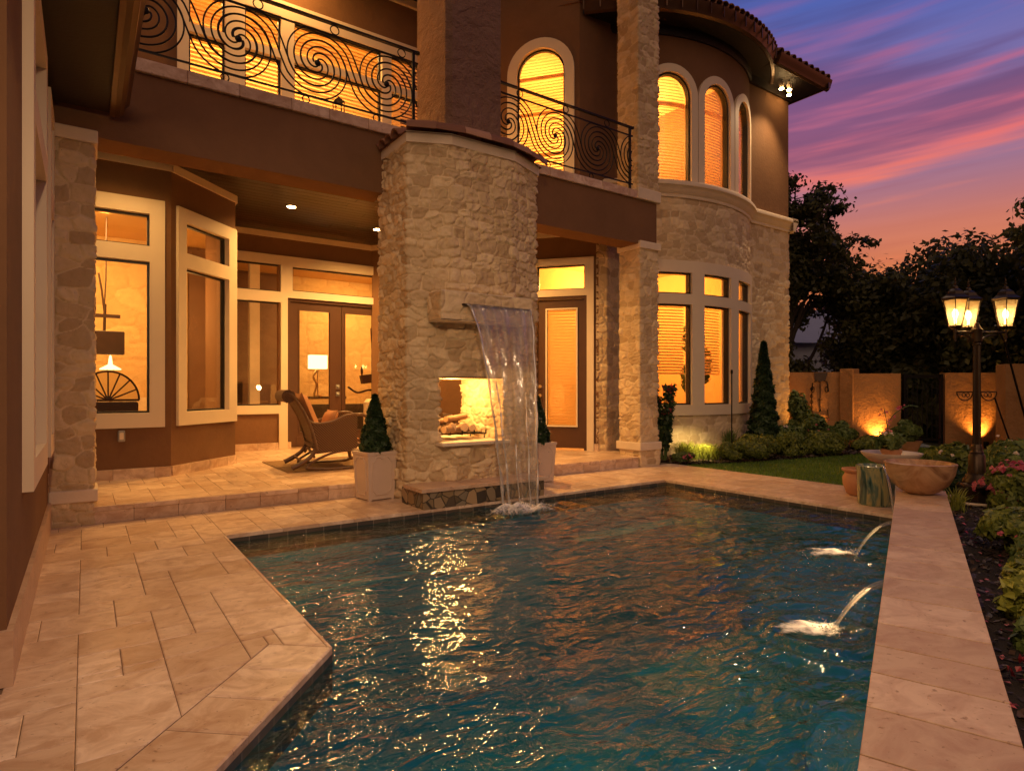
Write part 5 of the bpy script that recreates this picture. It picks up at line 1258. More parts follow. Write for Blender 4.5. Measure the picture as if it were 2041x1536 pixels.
# wall jets
NP = Vector((-.95, .312, 0))
def jet(u, label, wid, reach, mat='jet_water', z0=.155, seed=0):
    s = Vector((u, WL(u), z0)); d = Vector((.928, .373, 0))
    def fn(a, t):
        x = reach * t; z = z0 + .035 * t - (z0 + .035 - WZ) * t * t
        w_ = wid * (1 - .72 * t ** .7); p = s + NP * (x - .01) + d * (a - .5) * w_; th = .012 * math.sin(a * math.pi) * (1 + t)
        return (p.x, p.y, z + th)
    o = water_sheet('water_jet', label, 'water jet', fn, 12, 30, mat); o['group'] = 'water jets from the raised pool wall'; o.modifiers[0].thickness = .012
    m = MB(); rn = random.Random(int(u * 100)); e_ = s + NP * reach; bd = MB()
    for _ in range(60): q = abs(rn.gauss(0, .05)); an = rn.uniform(0, 6.28); bd.blob((e_.x + q * math.cos(an) - .03, e_.y + q * math.sin(an), WZ + .012 + abs(rn.gauss(0, .03))), (.0032, .0032, .004), 1, 0, 5, 4)
    bd.build('spray', 'water_bead', o, smooth=True)
    m.obox(s + Vector((0, 0, -.006)), NP * .012, d * (wid / 2 + .012), Vector((0, 0, .012))); m.build('nozzle', 'bronze', o)
    return o
jet(3.38, 'nearer clear jet arching from the pool wall into the pool', .13, .37)
jet(4.95, 'farther clear jet arching from the pool wall near the bowl', .12, .38)
# --- bowl on the wall end
bw = MB(); bw.lathe([(r_ * .86, z_ * .90) for r_, z_ in [(.0, .0), (.10, .0), (.17, .03), (.25, .10), (.30, .20), (.318, .29), (.322, .305), (.300, .312), (.285, .30), (.25, .20), (.17, .10), (0, .06)]], (6.08, 2.36, .221), 48)
tag(bw.build('bowl', 'bowl_stone', smooth=True), 'wide marbled stone bowl standing on the end of the raised pool wall', 'bowl')
# pots beside the bowl
pp = MB(); pp.lathe([(0, 0), (.10, 0), (.13, .02), (.165, .12), (.17, .19), (.145, .235), (.15, .25), (.175, .265), (.178, .285), (.16, .29), (.145, .27), (.13, .2), (0, .15)], (6.88, 3.25, 0), 36)
tag(pp.build('pot', 'terracotta', smooth=True), 'round empty terracotta pot on the pool paving', 'pot')
pp = MB(); pp.lathe([(0, 0), (.150, 0), (.162, .02), (.166, .33), (.175, .36), (.178, .385), (.165, .39), (.15, .36), (.145, .1), (0, .08)], (6.46, 2.90, 0), 40)
tag(pp.build('pot', 'drip_glaze', smooth=True), 'tall cylindrical pot with green and ochre drip glaze beside the bowl', 'pot')
pf = thing('pedestal_fountain', 'pale shallow basin on a pedestal behind the drip-glazed pot', 'fountain', (7.1, 3.03, 0))
MB().lathe([(0, 0), (.16, 0), (.15, .04), (.09, .08), (.085, .30), (.13, .36), (0, .36)], (0, 0, 0), 24).build('pedestal', 'white_ceramic', pf, smooth=True)
MB().lathe([(0, .34), (.12, .345), (.20, .37), (.255, .42), (.285, .455), (.288, .47), (.265, .468), (.22, .43), (.1, .40), (0, .40)], (0, 0, 0), 36).build('basin', 'white_ceramic', pf, smooth=True)
# thin spout from the glazed pot
s0 = Vector((6.36, 2.77, .40))
o = water_sheet('water_jet', 'thin stream running over the lip of the drip-glazed pot into the pool', 'water jet', lambda a, t: (6.36 - .42 * t + (a - .5) * .016 * .82, 2.80 - .30 * t + (a - .5) * .016 * -.57, .40 + .02 * t - .52 * t * t), 4, 24, 'water_bead'); o.modifiers[0].thickness = .012
# --- lamp post
lp_ = thing('lamp_post', 'bronze garden lamp post with three lit lanterns standing in the flower bed', 'lamp post', (7.28, 2.32, .02))
m = MB(); m.lathe([(.175, 0), (.175, .02), (.16, .03), (.155, .15), (.165, .165), (.15, .19), (.13, .20)], (0, 0, 0), 8, R(22)); m.lathe([(.13, .20), (.125, .225), (.10, .25), (.095, .27), (.075, .29), (.07, .47), (.055, .49), (.06, .50), (.05, .52), (.052, .54), (.045, .56), (.040, .58)], (0, 0, 0), 24); m.build('base', 'bronze', lp_, smooth=True)
m = MB(); n = 16; vs = []
for z in (.56, 1.58):
    for k in range(n * 2): an = math.pi * k / n; r = (.036 if k % 2 else .031) * (1 if z < 1 else .88); vs.append((r * math.cos(an), r * math.sin(an), z))
m.add(vs, [(k, (k + 1) % (2 * n), 2 * n + (k + 1) % (2 * n), 2 * n + k) for k in range(2 * n)]); m.build('shaft', 'bronze', lp_)
m = MB(); m.lathe([(.028, 1.56), (.038, 1.575), (.03, 1.59), (.042, 1.60), (.045, 1.62), (.045, 1.70), (.055, 1.72), (.035, 1.74), (.02, 1.78), (.0, 1.80)], (0, 0, 0), 20); m.build('hub', 'bronze', lp_, smooth=True)
LANT = []
for k, an in enumerate((R(150), R(60), R(-32))):
    c, s = math.cos(an), math.sin(an); L_ = (.23, .10, .30)[k]; am = MB()
    am.tube([(c * .03, s * .03, 1.695), (c * L_, s * L_, 1.695)], .011, 8); am.tube(bez([(c * .04, s * .04, 1.60), (c * .08, s * .08, 1.645), (c * .15, s * .15, 1.665), (c * .2, s * .2, 1.665)], 5), .008, 6)
    am.lathe([(0, -.10), (.012, -.09), (.008, -.07), (.016, -.05), (.008, -.02), (.014, 0), (.012, .03), (.035, .055)], (c * L_, s * L_, 1.695), 12); am.build('arm', 'bronze', lp_, smooth=True)
    ln = MB(); x, y, z0 = c * L_, s * L_, 1.75; r0, r1 = .060, .112
    P = lambda i, r, z: (x + r * math.cos(R(60 * i + 20)), y + r * math.sin(R(60 * i + 20)), z)
    for i in range(6):
        ln.tube([P(i, r0, z0), P(i, r1, z0 + .265)], .0055, 5); ln.tube([P(i, r0, z0), P(i + 1, r0, z0)], .006, 5); ln.tube([P(i, r1, z0 + .265), P(i + 1, r1, z0 + .265)], .008, 5)
        ln.tube([P(i, r1 + .012, z0 + .278), P(i, r1 + .018, z0 + .285)], .005, 4)
    ln.lathe([(.034, -.02), (.055, -.004), (.052, .004)], (x, y, z0), 6, R(20))
    lo = ln.build('lantern', 'bronze', lp_)
    cp = MB(); cp.lathe([(r1 + .014, .265), (r1 + .018, .28), (r1 - .005, .295), (.085, .315), (.07, .345), (.055, .36), (.03, .375), (.022, .40), (.01, .41), (.014, .43), (.006, .445), (.009, .46), (.0, .50)], (x, y, z0), 6, R(20)); cp.build('cap', 'bronze', lo)
    gp_ = MB(); gp_.add([P(i, r0 - .004, z0 + .004) for i in range(6)] + [P(i, r1 - .004, z0 + .263) for i in range(6)], [(i, (i + 1) % 6, 6 + (i + 1) % 6, 6 + i) for i in range(6)]); gp_.build('pane', 'lantern_glass', lo)
    MB().lathe([(0, 0), (.009, .0), (.010, .05), (.024, .085), (.024, .105), (.012, .135), (0, .15)], (x, y, z0 + .03), 12).build('bulb', 'bulb_glow', lo, smooth=True); LANT.append((x, y, z0 + .125))
m = MB()
for sg in (-1, 1):
    c, s = .82 * sg, -.57 * sg; pts = [(c * (.04 + .16 * (1 + math.cos(math.pi * k / 14)) / 2), s * (.04 + .16 * (1 + math.cos(math.pi * k / 14)) / 2), 1.10 - .085 * math.sin(math.pi * k / 14)) for k in range(15)]
    m.tube(pts, .006, 6); m.tube([pts[0], pts[-1]], .007, 6)
    for q in (.09, .13): m.tube([(c * q + .018 * c * math.cos(2 * math.pi * k / 10), s * q + .018 * s * math.cos(2 * math.pi * k / 10), 1.07 + .018 * math.sin(2 * math.pi * k / 10)) for k in range(11)], .004, 5)
m.build('basket_bracket', 'bronze', lp_, smooth=True)
# --- garden wall, gate
def gwall(p, q, z, th=.22, hole=None):
    f = line_map(p, q); L = (Vector(q) - Vector(p)).length; return panel(MB(), f, 0, L, -.05, z, [hole] if hole else [], -th, 0, .5)
gw = thing('garden_wall', 'ochre stucco garden wall with uplights between the house and the gate', 'wall')
gwall((12.0, 7.7), (12.83, 6.34), 1.50).build('wall_panel', 'garden_stucco', gw)
gwall((12.72, 6.16), (13.30, 5.50), 1.46).build('wall_panel', 'garden_stucco', gw)
MB().box(12.70, 12.98, 6.14, 6.40, -.05, 1.56, .01).build('wall_pier', 'garden_stucco', gw)
gwall((13.98, 4.98), (14.80, 4.2), 1.47).build('wall_panel', 'garden_stucco', gw)
gw2 = thing('garden_wall', 'thicker stucco wall end at the far right behind the lamp post', 'wall'); MB().prism([(13.6, 3.90), (15.6, 1.0), (15.9, 1.3), (13.95, 4.15)], -.05, 1.60, .01).build('wall_panel', 'garden_stucco', gw2)
gt_ = thing('garden_gate', 'dark iron garden gate between two stucco wall sections', 'gate', (0, 0, 0))
fgt = line_map((13.34, 5.46), (13.95, 5.00)); m = MB(); L = .764
for s0, s1 in ((0, .05), (L - .05, L)): panel(m, fgt, s0, s1, 0, 1.45, [], -.06, 0)
panel(m, fgt, .05, L - .05, 1.37, 1.43, [], -.05, -.01); panel(m, fgt, .05, L - .05, .12, .17, [], -.05, -.01); m.build('frame', 'iron', gt_)
m = MB()
for k in range(7): s = .09 + k * .095; x, y = fgt(s, -.03); m.tube([(x, y, .15), (x, y, 1.28 - .1 * abs(k - 3) * 0)], .008, 5)
m.build('bar', 'iron', gt_)
sheet('driveway', [(13.3, 5.6), (14.0, 5.05), (22, 12), (18, 14)], -.02, 'grey_paint')
# wall ornament
fo = line_map((12.0, 7.7), (12.83, 6.34)); orn = MB()
sc0 = 1.12
P = lambda s, z, o=.02: (*fo(sc0 + s, o), z)
orn.tube([P(-.14, 1.28), P(-.16, 1.0), P(-.16, .55), P(.15, .55), P(.14, .72)], .010, 6); orn.tube([P(-.12, 1.3), P(-.02, 1.34), P(.0, 1.28), P(.02, 1.34), P(.13, 1.3), P(.16, 1.1)], .010, 6); orn.tube([P(0, 1.28), P(0, .95), P(-.04, .93), P(.04, .93)], .008, 5); orn.tube([P(0, .93), P(0, .72)], .008, 5); orn.blob(P(0, .70), (.02, .02, .03), 1, 0, 6, 5)
for z in (1.15, 1.0, .88, .76, .66): orn.tube([P(-.16 + .025 * math.cos(2 * math.pi * k / 8), z + .035 * math.sin(2 * math.pi * k / 8)) for k in range(9)], .006, 5)
for sx in (-.14, .12): orn.tube([P(sx + .03 * math.cos(2 * math.pi * k / 8), 1.14 + .06 * math.sin(2 * math.pi * k / 8)) for k in range(9)], .009, 5)
tag(orn.build('wall_ornament', 'iron', smooth=True), 'scrolled iron ornament hung on the uplit garden wall', 'ornament')
MB()
sq = MB(); sq.add([P(-.12, 1.49, .004), P(.14, 1.49, .004), P(.10, 1.33, .004), P(.0, 1.30, .004), P(-.10, 1.33, .004), P(-.12, 1.49, .03), P(.14, 1.49, .03), P(.10, 1.33, .03), P(.0, 1.30, .03), P(-.10, 1.33, .03)], [(5, 9, 8, 7, 6), (0, 5, 6, 1), (1, 6, 7, 2), (2, 7, 8, 3), (3, 8, 9, 4), (4, 9, 5, 0)])
tag(sq.build('wall_plaque', 'dark_wood'), 'dark wooden plaque above the iron wall ornament', 'plaque')
# --- uplights in the beds
UP = [((12.55, 6.62), 'small ground uplight under the iron wall ornament', (-.3, .25)), ((12.95, 5.72), 'small ground uplight beside the gate opening', (.1, .3)), ((14.35, 4.42), 'small ground uplight behind the lamp post shrubs', (.1, .3))]
for (x, y), lab, d in UP:
    m = MB(); m.lathe([(.04, 0), (.045, .10), (.04, .13), (.03, .12), (.0, .10)], (x, y, 0), 14); tag(m.build('uplight', 'iron', smooth=True), lab, 'spotlight', 'ground uplights in the garden')
# garden torch and shepherd hooks
m = MB(); m.tube([(8.98, 6.33, 0), (8.98, 6.33, 1.42)], .011, 7); m.lathe([(.012, 0), (.022, .02), (.02, .07), (0, .08)], (8.98, 6.33, 1.40), 10)
tag(m.build('garden_torch', 'iron', smooth=True), 'slim black garden torch in front of the round tower', 'torch')
m = MB(); m.tube([(9.3, 2.48, 0), (8.9, 2.66, 1.05)], .010, 6); tag(m.build('garden_stake', 'iron', smooth=True), 'thin leaning black stake right beside the lamp post', 'stake')
m = MB(); m.tube([(10.2, 2.55, 0), (9.55, 2.75, 1.75), (9.4, 2.8, 1.95)], .013, 6); tag(m.build('garden_stake', 'iron', smooth=True), 'long leaning dark pole at the right edge in front of the wall end', 'pole')

# ================================================================== INDOOR PIECES
# sofa, peacock chair, hanging lantern, framed box
so = thing('sofa', 'long cream sofa against the lit wall seen through the tall window', 'sofa', (.3, 11.75, FZ))
MB().box(-1.3, 1.1, -.4, .35, .08, .40, .04).build('seat', 'sofa_fabric', so); MB().box(-1.3, 1.1, .28, .48, .30, .86, .05).build('backrest', 'sofa_fabric', so)
pk = thing('peacock_chair', 'dark fan-backed chair silhouetted in the tall window', 'chair', (.24, 9.3, FZ))
m = MB()
for k in range(9): an = math.pi * k / 8; m.tube([(0, 0, .86), (.33 * math.cos(an), .06, .86 + .36 * math.sin(an))], .010, 5)
m.tube([(.34 * math.cos(math.pi * k / 20), .06, .86 + .37 * math.sin(math.pi * k / 20)) for k in range(21)], .014, 6); m.tube([(-.34, .05, .86), (.34, .05, .86)], .016, 6); m.build('back_fan', 'dark_wood', pk, smooth=True)
MB().add([(.33 * math.cos(math.pi * k / 16), .08, .86 + .36 * math.sin(math.pi * k / 16)) for k in range(17)], [tuple(range(17))]).build('back_weave', 'blind_slat', pk)
MB().box(-.33, .33, .0, .1, .42, .84, .02).build('back_panel', 'dark_wood', pk); MB().box(-.30, .30, -.5, .05, .36, .44, .02).build('seat', 'dark_wood', pk)
for sx in (-.27, .27):
    for sy in (-.45, .02): MB().tube([(sx, sy, 0), (sx, sy, .37)], .018, 7).build('leg', 'dark_wood', pk)
hl = thing('table_lamp', 'small glowing lantern lamp behind the fan-backed chair', 'lamp', (.30, 10.6, FZ))
MB().lathe([(.0, 1.50), (.015, 1.48), (.03, 1.36), (.13, 1.30), (.135, 1.285), (0, 1.285)], (0, 0, 0), 16).build('shade', 'lampshade_glow', hl, smooth=True)
m = MB(); 
for k in range(6): m.tube([(.08 * math.cos(k * 1.047), .08 * math.sin(k * 1.047), 1.12), (.08 * math.cos(k * 1.047), .08 * math.sin(k * 1.047), 1.29)], .008, 5)
m.lathe([(.0, 1.10), (.09, 1.10), (.09, 1.12), (0, 1.12)], (0, 0, 0), 14); m.tube([(0, 0, .45), (0, 0, 1.1)], .02, 8); m.build('stand', 'brass', hl)
tb = thing('side_table', 'low side table under the lantern lamp', 'table', (.30, 10.6, FZ)); MB().lathe([(0, .42), (.26, .42), (.26, .45), (0, .45)], (0, 0, 0), 24).build('table_top', 'dark_wood', tb); MB().tube([(0, 0, 0), (0, 0, .42)], .03, 8).build('leg', 'dark_wood', tb)
pc = thing('hanging_sculpture', 'dark box-shaped hanging sculpture with rods in the tall window', 'sculpture', (.26, 10.8, 0))
m = MB(); m.tube([(0, 0, 3.69), (-.01, 0, 2.75), (-.03, 0, 2.35)], .010, 6); m.tube([(-.10, 0, 2.85), (-.06, 0, 2.6), (-.02, 0, 2.2)], .015, 6); m.tube([(-.02, 0, 2.4), (-.03, 0, 1.98)], .022, 6); m.box(-.20, .17, -.03, .03, 2.20, 2.25); m.build('rod', 'dark_wood', pc)
MB().box(-.19, .22, -.10, .10, 1.66, 2.0, .01).build('box', 'dark_wood', pc)
tl = thing('table_lamp', 'lit table lamp with square cream shade behind the left french door', 'lamp', (3.93, 12.6, FZ))
m = MB(); m.prism([(-.17, -.10), (.17, -.10), (.17, .10), (-.17, .10)], 1.42, 1.70); m.build('shade', 'lampshade_glow', tl)
m = MB(); m.tube([(0, 0, .86), (0, 0, 1.42)], .012, 8); m.tube(bez([(-.08, 0, .88), (-.03, 0, 1.1), (-.09, 0, 1.25), (-.02, 0, 1.4)], 4), .022, 7); m.lathe([(0, .85), (.09, .85), (.09, .88), (0, .88)], (0, 0, 0), 14); m.build('stand', 'brass', tl, smooth=True)
cs = thing('console_table', 'dark console table carrying the square-shaded lamp', 'table', (4.0, 12.7, FZ)); MB().box(-.6, .5, -.2, .2, .80, .85).build('table_top', 'dark_wood', cs)
for sx in (-.55, .45): MB().box(sx - .03, sx + .03, -.18, .18, 0, .8).build('leg', 'dark_wood', cs)
MB().box(-.5, .4, -.15, .15, .2, .6).build('drawer_box', 'dark_wood', cs)
ar = thing('floor_sculpture', 'curved dark branch sculpture behind the right french door', 'sculpture', (4.95, 12.4, FZ))
m = MB(); m.tube(bez([(-.45, 0, 1.05), (-.25, 0, .93), (0, 0, .98), (.2, 0, .94), (.25, 0, .6), (.2, 0, 0)], 5), .022, 7); m.tube(bez([(.05, 0, 2.3), (.08, 0, 1.8), (.1, 0, 1.3), (.25, 0, 1.0)], 5), .015, 6); m.obox((-.02, 0, 1.22), (.15, 0, .02), (0, .05, 0), (-.02, 0, .09)); m.blob((-.15, 0, 1.38), (.03, .03, .10), 1, .05, 8, 6); m.build('branch', 'dark_wood', ar, smooth=True)
s2 = thing('sofa', 'dark sofa inside behind the french doors', 'sofa', (4.2, 11.7, FZ)); MB().box(-1.1, .9, -.35, .35, .06, .40, .04).build('seat', 'dark_fabric', s2); MB().box(-1.1, .9, -.45, -.25, .06, .72, .05).build('backrest', 'dark_fabric', s2)
# patio sofa seen through the firebox
s3 = thing('patio_sofa', 'cream cushioned patio sofa seen through the firebox opening', 'sofa', (3.9, 8.7, FZ)); MB().box(-.35, .75, -.35, .35, .10, .42, .03).build('seat', 'sofa_fabric', s3); MB().box(-.35, .75, .25, .45, .2, .85, .05).build('backrest', 'sofa_fabric', s3); MB().box(.65, .82, -.4, .45, .1, .62, .04).build('armrest', 'wicker', s3)
pillow(MB(), (0, 0, 0), (.2, .02, .0), (0, .07, .19), (0, -.07, .02)).build('x', 'sofa_fabric', s3, (.15, .12, .62), smooth=True).name = 'cushion'
# palm inside the tower
pl = thing('potted_plant', 'tall dark plant standing in the lit tower window', 'plant', (9.85, 7.75, .12)); MB().lathe([(0, 0), (.16, 0), (.2, .3), (.18, .3), (0, .25)], (0, 0, 0), 16).build('pot', 'terracotta', pl, smooth=True)
Pp, Np = cloud_pts(900, (0, 0, 1.55), (.28, .28, .75), 5); leaves('foliage', Pp, Np, .09, 'leaf_mid', pl, 5)
MB().tube([(0, 0, .2), (.03, 0, 1.6)], .02, 7).build('stem', 'bark', pl)
# small iron lantern on the balcony
bl = thing('balcony_lantern', 'small black lantern hanging on the longer balcony railing', 'lantern', (2.23, V0 + .12, 4.09)); m = MB()
for i, j in ((-1, -1), (1, -1), (1, 1), (-1, 1)): m.tube([(.045 * i, .045 * j, .02), (.045 * i, .045 * j, .14)], .006, 5)
m.box(-.05, .05, -.05, .05, 0, .02); m.lathe([(.07, .14), (.03, .17), (0, .20)], (0, 0, 0), 4, R(45)); m.build('cage', 'iron', bl)
# ================================================================== PLANTS
def bush(name, label, cat, c, r, n, mat, seed, size=.04, lumps=10, group=None, flowers=None, fn=60, fs=.04, stem=True, shell=.5, lr=.45):
    t = thing(name, label, cat, (c[0], c[1], c[2] - r[2] * .9), 0, group)
    P, N = cloud_pts(n, (0, 0, r[2] * .9), r, seed, shell, lumps, lr, .0); leaves('foliage', P, N, size, mat, t, seed)
    if stem:
        m = MB(); rn = random.Random(seed)
        for k in range(5): an = rn.uniform(0, 6.28); m.tube([(0, 0, -.03), (r[0] * .25 * math.cos(an), r[1] * .25 * math.sin(an), r[2] * .6), (r[0] * .55 * math.cos(an), r[1] * .55 * math.sin(an), r[2] * 1.2)], [.012, .009, .004], 5)
        m.build('stem', 'bark', t)
    if flowers:
        P, N = cloud_pts(fn * 3, (0, 0, r[2] * .95), [q * 1.06 for q in r], seed + 1, shell, lumps, lr, r[2] * .4); k = N[:, 2] > -.1; P, N = P[k][:fn], N[k][:fn]
        rs = np.random.RandomState(seed); C = np.repeat(P, 4, 0) + rs.randn(len(P) * 4, 3) * fs * .22; leaves('blossom', C, np.repeat(N, 4, 0), fs, flowers, t, seed, 1.1, .3)
    return t
G1 = 'clipped hedge mounds in front of the round tower'
bush('hedge_ball', 'low hedge mound beside the bright grassy clump', 'hedge', (8.55, 6.02, .13), (.24, .24, .16), 3200, 'leaf_hedge', 11, .026, 14, G1)
bush('hedge_ball', 'largest rounded hedge mound in the row by the lawn', 'hedge', (9.05, 5.92, .18), (.44, .32, .23), 7000, 'leaf_hedge', 12, .028, 18, G1)
bush('hedge_ball', 'narrow hedge mound in the middle of the row by the lawn', 'hedge', (9.85, 5.80, .17), (.30, .28, .21), 4600, 'leaf_hedge', 13, .028, 14, G1)
bush('hedge_ball', 'rounded hedge mound in front of the uplit ornament wall', 'hedge', (10.65, 5.62, .19), (.44, .32, .24), 7000, 'leaf_hedge', 14, .03, 18, G1)
bush('hedge_ball', 'small hedge mound nearest the garden gate', 'hedge', (12.1, 5.55, .14), (.42, .26, .17), 4000, 'leaf_hedge', 15, .03, 14, G1)
def tuft(name, label, c, n, h, spread, mat, seed, wdt=.006, cat='grass clump', group=None):
    rs = np.random.RandomState(seed); an = rs.rand(n) * 6.283; ln = h * (.6 + .5 * rs.rand(n)); sp = spread * (.3 + .9 * rs.rand(n)); V = []; T = []
    F = []
    for i in range(n):
        d = np.array([math.cos(an[i]), math.sin(an[i])]); s = np.array([-d[1], d[0]]) * wdt; b0 = rs.randn(2) * spread * .25; k0 = len(V)
        for k in range(5):
            t = k / 4; p = b0 + d * sp[i] * t ** 1.4; z = ln[i] * (1.6 * t - .75 * t * t) / .9; w_ = (1 - t) ** .6 + .05
            V += [(p[0] - s[0] * w_, p[1] - s[1] * w_, z), (p[0] + s[0] * w_, p[1] + s[1] * w_, z)]; T += [rs.rand() * .3 + .6 * t] * 2
        F += [(k0 + 2 * k, k0 + 2 * k + 1, k0 + 2 * k + 3, k0 + 2 * k + 2) for k in range(4)]
    return tag(link(name, np_mesh(name, V, F, False, {'tone': T}), mat, None, c), label, cat, group)
tuft('grass_clump', 'bright yellow-green arching clump nearest the stone pier', (7.95, 6.45, 0), 420, .30, .28, 'leaf_lime', 3)
tuft('grass_clump', 'bright yellow-green arching clump between the pier clump and the hedge', (8.30, 6.30, 0), 420, .27, .26, 'leaf_lime', 4)
tuft('grass_clump', 'spiky green clump at the foot of the curved tower wall', (9.35, 6.62, 0), 130, .46, .20, 'leaf_mid', 5, .010)
tuft('grass_clump', 'thin green tuft beside the bowl at the end of the pool wall', (6.62, 2.28, .02), 90, .22, .14, 'leaf_lime', 6, .005)
bush('flowering_shrub', 'low pink and white flowers edging the paving by the pier', 'shrub', (7.72, 6.32, .07), (.20, .16, .08), 1200, 'leaf_mid', 21, .03, 10, None, 'petal_pink', 60, .026)
cone_shrub('conical_juniper', 'tall pointed dark juniper at the corner of the round tower', 'shrub', 10.02, 6.40, 0, 1.98, .29, 20000, 'leaf_conifer', 9, None, .038, .8)
bush('shrub', 'dark shrub spreading at the foot of the pointed juniper', 'shrub', (10.35, 6.15, .28), (.42, .3, .26), 3600, 'leaf_mid', 23, .05, 10, None, 'petal_white', 22, .035)
bush('shrub', 'loose dark shrub between the juniper and the garden wall', 'shrub', (11.3, 6.1, .30), (.50, .36, .30), 4200, 'leaf_mid', 24, .055, 12, None, 'petal_pink', 18, .035)
bush('shrub', 'small rounded shrub in front of the uplit garden wall', 'shrub', (12.0, 6.05, .30), (.34, .30, .24), 2600, 'leaf_mid', 25, .045, 10)
# tall red-tipped plant beside the pier
tr_ = thing('tall_flowering_plant', 'tall dark stemmed plant with red blossoms in front of the tower window', 'plant', (7.62, 6.62, 0))
rn = random.Random(3); m = MB(); PT = []; tips = []
for k in range(9):
    an = rn.uniform(0, 6.28); ln = rn.uniform(.75, 1.22); dx, dy = math.cos(an) * rn.uniform(.05, .22), math.sin(an) * rn.uniform(.05, .2)
    pts = bez([(dx * .2, dy * .2, 0), (dx * .6, dy * .6, ln * .5), (dx, dy, ln)], 6); m.tube(pts, [.014 - .010 * i / 12 for i in range(13)], 6); PT += [(p, k) for p in pts[4:]]; tips.append(pts[-1])
m.build('stem', 'stem_green', tr_, smooth=True)
rs = np.random.RandomState(3); C = np.array([tuple(p) for p, _ in PT]); C = np.repeat(C, 22, 0) + rs.randn(len(PT) * 22, 3) * [.028, .028, .03]; leaves('foliage', C, rs.randn(len(C), 3), .045, 'leaf_conifer', tr_, 3)
C = np.repeat(np.array([tuple(p) for p in tips]), 22, 0) + rs.randn(len(tips) * 22, 3) * [.03, .03, .045]; leaves('blossom', C, rs.randn(len(C), 3), .035, 'petal_red', tr_, 4, 1.3)
# climbing cactus-like stems near the wall corner
bush('shrub', 'upright spiky shrub against the corner of house and garden wall', 'shrub', (11.75, 6.75, .5), (.25, .22, .55), 2200, 'leaf_mid', 27, .05, 12)
# pots near the gate
pp = MB(); pp.lathe([(0, 0), (.15, 0), (.22, .16), (.24, .2), (.21, .2), (0, .15)], (12.35, 5.0, 0), 20); tag(pp.build('pot', 'terracotta', smooth=True), 'terracotta pot holding the round plant before the gate', 'pot')
bush('round_plant', 'round leafy plant in the terracotta pot before the gate', 'plant', (12.35, 5.0, .38), (.26, .24, .20), 1800, 'leaf_mid', 28, .06, 9, None, None, stem=False)
# plant on the pedestal basin
pp = MB(); pp.lathe([(0, 0), (.07, 0), (.10, .07), (.105, .1), (.09, .1), (0, .08)], (7.1, 3.03, .405), 18); tag(pp.build('pot', 'terracotta', smooth=True), 'small dark red pot sitting in the pedestal basin', 'pot')
t = bush('potted_plant', 'leggy flowering plant in the small pot on the pedestal basin', 'plant', (7.1, 3.03, .60), (.16, .15, .10), 420, 'leaf_mid', 31, .06, 8, None, 'petal_white', 16, .03)
m = MB(); m.tube(bez([(0, 0, 0), (.02, .05, .2), (.0, -.02, .36), (.06, -.14, .46), (.1, -.22, .45)], 5), .005, 5); m.tube(bez([(0, 0, 0), (-.03, .02, .2), (-.02, .06, .42)], 5), .004, 5); m.build('shoot', 'stem_green', t)
rs = np.random.RandomState(8); C = np.array([[.0, .0, .3], [-.02, .06, .4], [.03, -.08, .42], [-.01, .03, .2]]); C = np.repeat(C, 9, 0) + rs.randn(36, 3) * .02; leaves('blossom', C, rs.randn(36, 3), .03, 'petal_pink', t, 9, 1.2)
# beds right of the raised wall
bush('shrub', 'broad yellow-green shrub between the bowl and the lamp post', 'shrub', (7.95, 2.75, .28), (.26, .24, .26), 2600, 'leaf_hedge', 32, .062, 12, None, 'petal_white', 10, .03)
bush('shrub', 'dark loose shrub just behind the bowl', 'shrub', (7.55, 2.62, .18), (.20, .20, .18), 1800, 'leaf_conifer', 33, .05, 10, None, 'petal_white', 8, .02)
bush('shrub', 'dense dark shrub right of the lamp post shaft', 'shrub', (8.7, 2.25, .32), (.55, .42, .32), 5200, 'leaf_mid', 34, .065, 14, None, 'petal_white', 24, .035)
bush('flowering_shrub', 'rose bush with pink and cream blooms right of the lamp post base', 'shrub', (7.05, 1.98, .22), (.30, .24, .22), 2600, 'leaf_hedge', 35, .045, 12, None, 'petal_pink', 70, .045)
bush('flowering_shrub', 'pale-bloomed bush at the right edge behind the rose bush', 'shrub', (7.5, 1.72, .34), (.30, .26, .26), 2200, 'leaf_mid', 36, .05, 12, None, 'petal_white', 40, .06)
bush('flowering_shrub', 'low spreading mound with pink buds in front of the lamp post base', 'shrub', (5.35, 1.42, .15), (.40, .24, .16), 4600, 'leaf_hedge', 37, .036, 16, None, 'petal_pink', 40, .024)
bush('flowering_shrub', 'second low mound of green leaves and pink buds at the right edge', 'shrub', (4.72, 1.12, .13), (.34, .22, .15), 4200, 'leaf_mid', 38, .036, 16, None, 'petal_pink', 26, .024)
bush('flowering_shrub', 'bright lime-leaved bush with a pink bloom at the right edge', 'shrub', (3.86, .98, .13), (.27, .17, .15), 3400, 'leaf_lime', 39, .03, 14, None, 'petal_pink', 9, .04)
bush('flowering_shrub', 'lime-leaved bush lowest in the flower bed', 'shrub', (3.02, .72, .10), (.20, .12, .11), 2200, 'leaf_lime', 40, .026, 12, None, 'petal_red', 8, .035)
bush('flowering_shrub', 'dark-leaved bush with red buds between the lime-leaved bushes', 'shrub', (3.42, .84, .09), (.18, .12, .10), 1800, 'leaf_mid', 41, .03, 10, None, 'petal_red', 12, .03)
rs = np.random.RandomState(12); n = 90; u = rs.uniform(2.2, 6.4, n); C = np.stack([u, WR(u) - .02 - rs.rand(n) ** 1.4 * .45, np.full(n, .035)], -1)
tag(leaves('fallen_petals', C, np.tile([0, 0, 2.0], (n, 1)), .026, 'petal_pink', None, 4, 1.5), 'pink petals scattered over the dark mulch', None, kind='stuff')
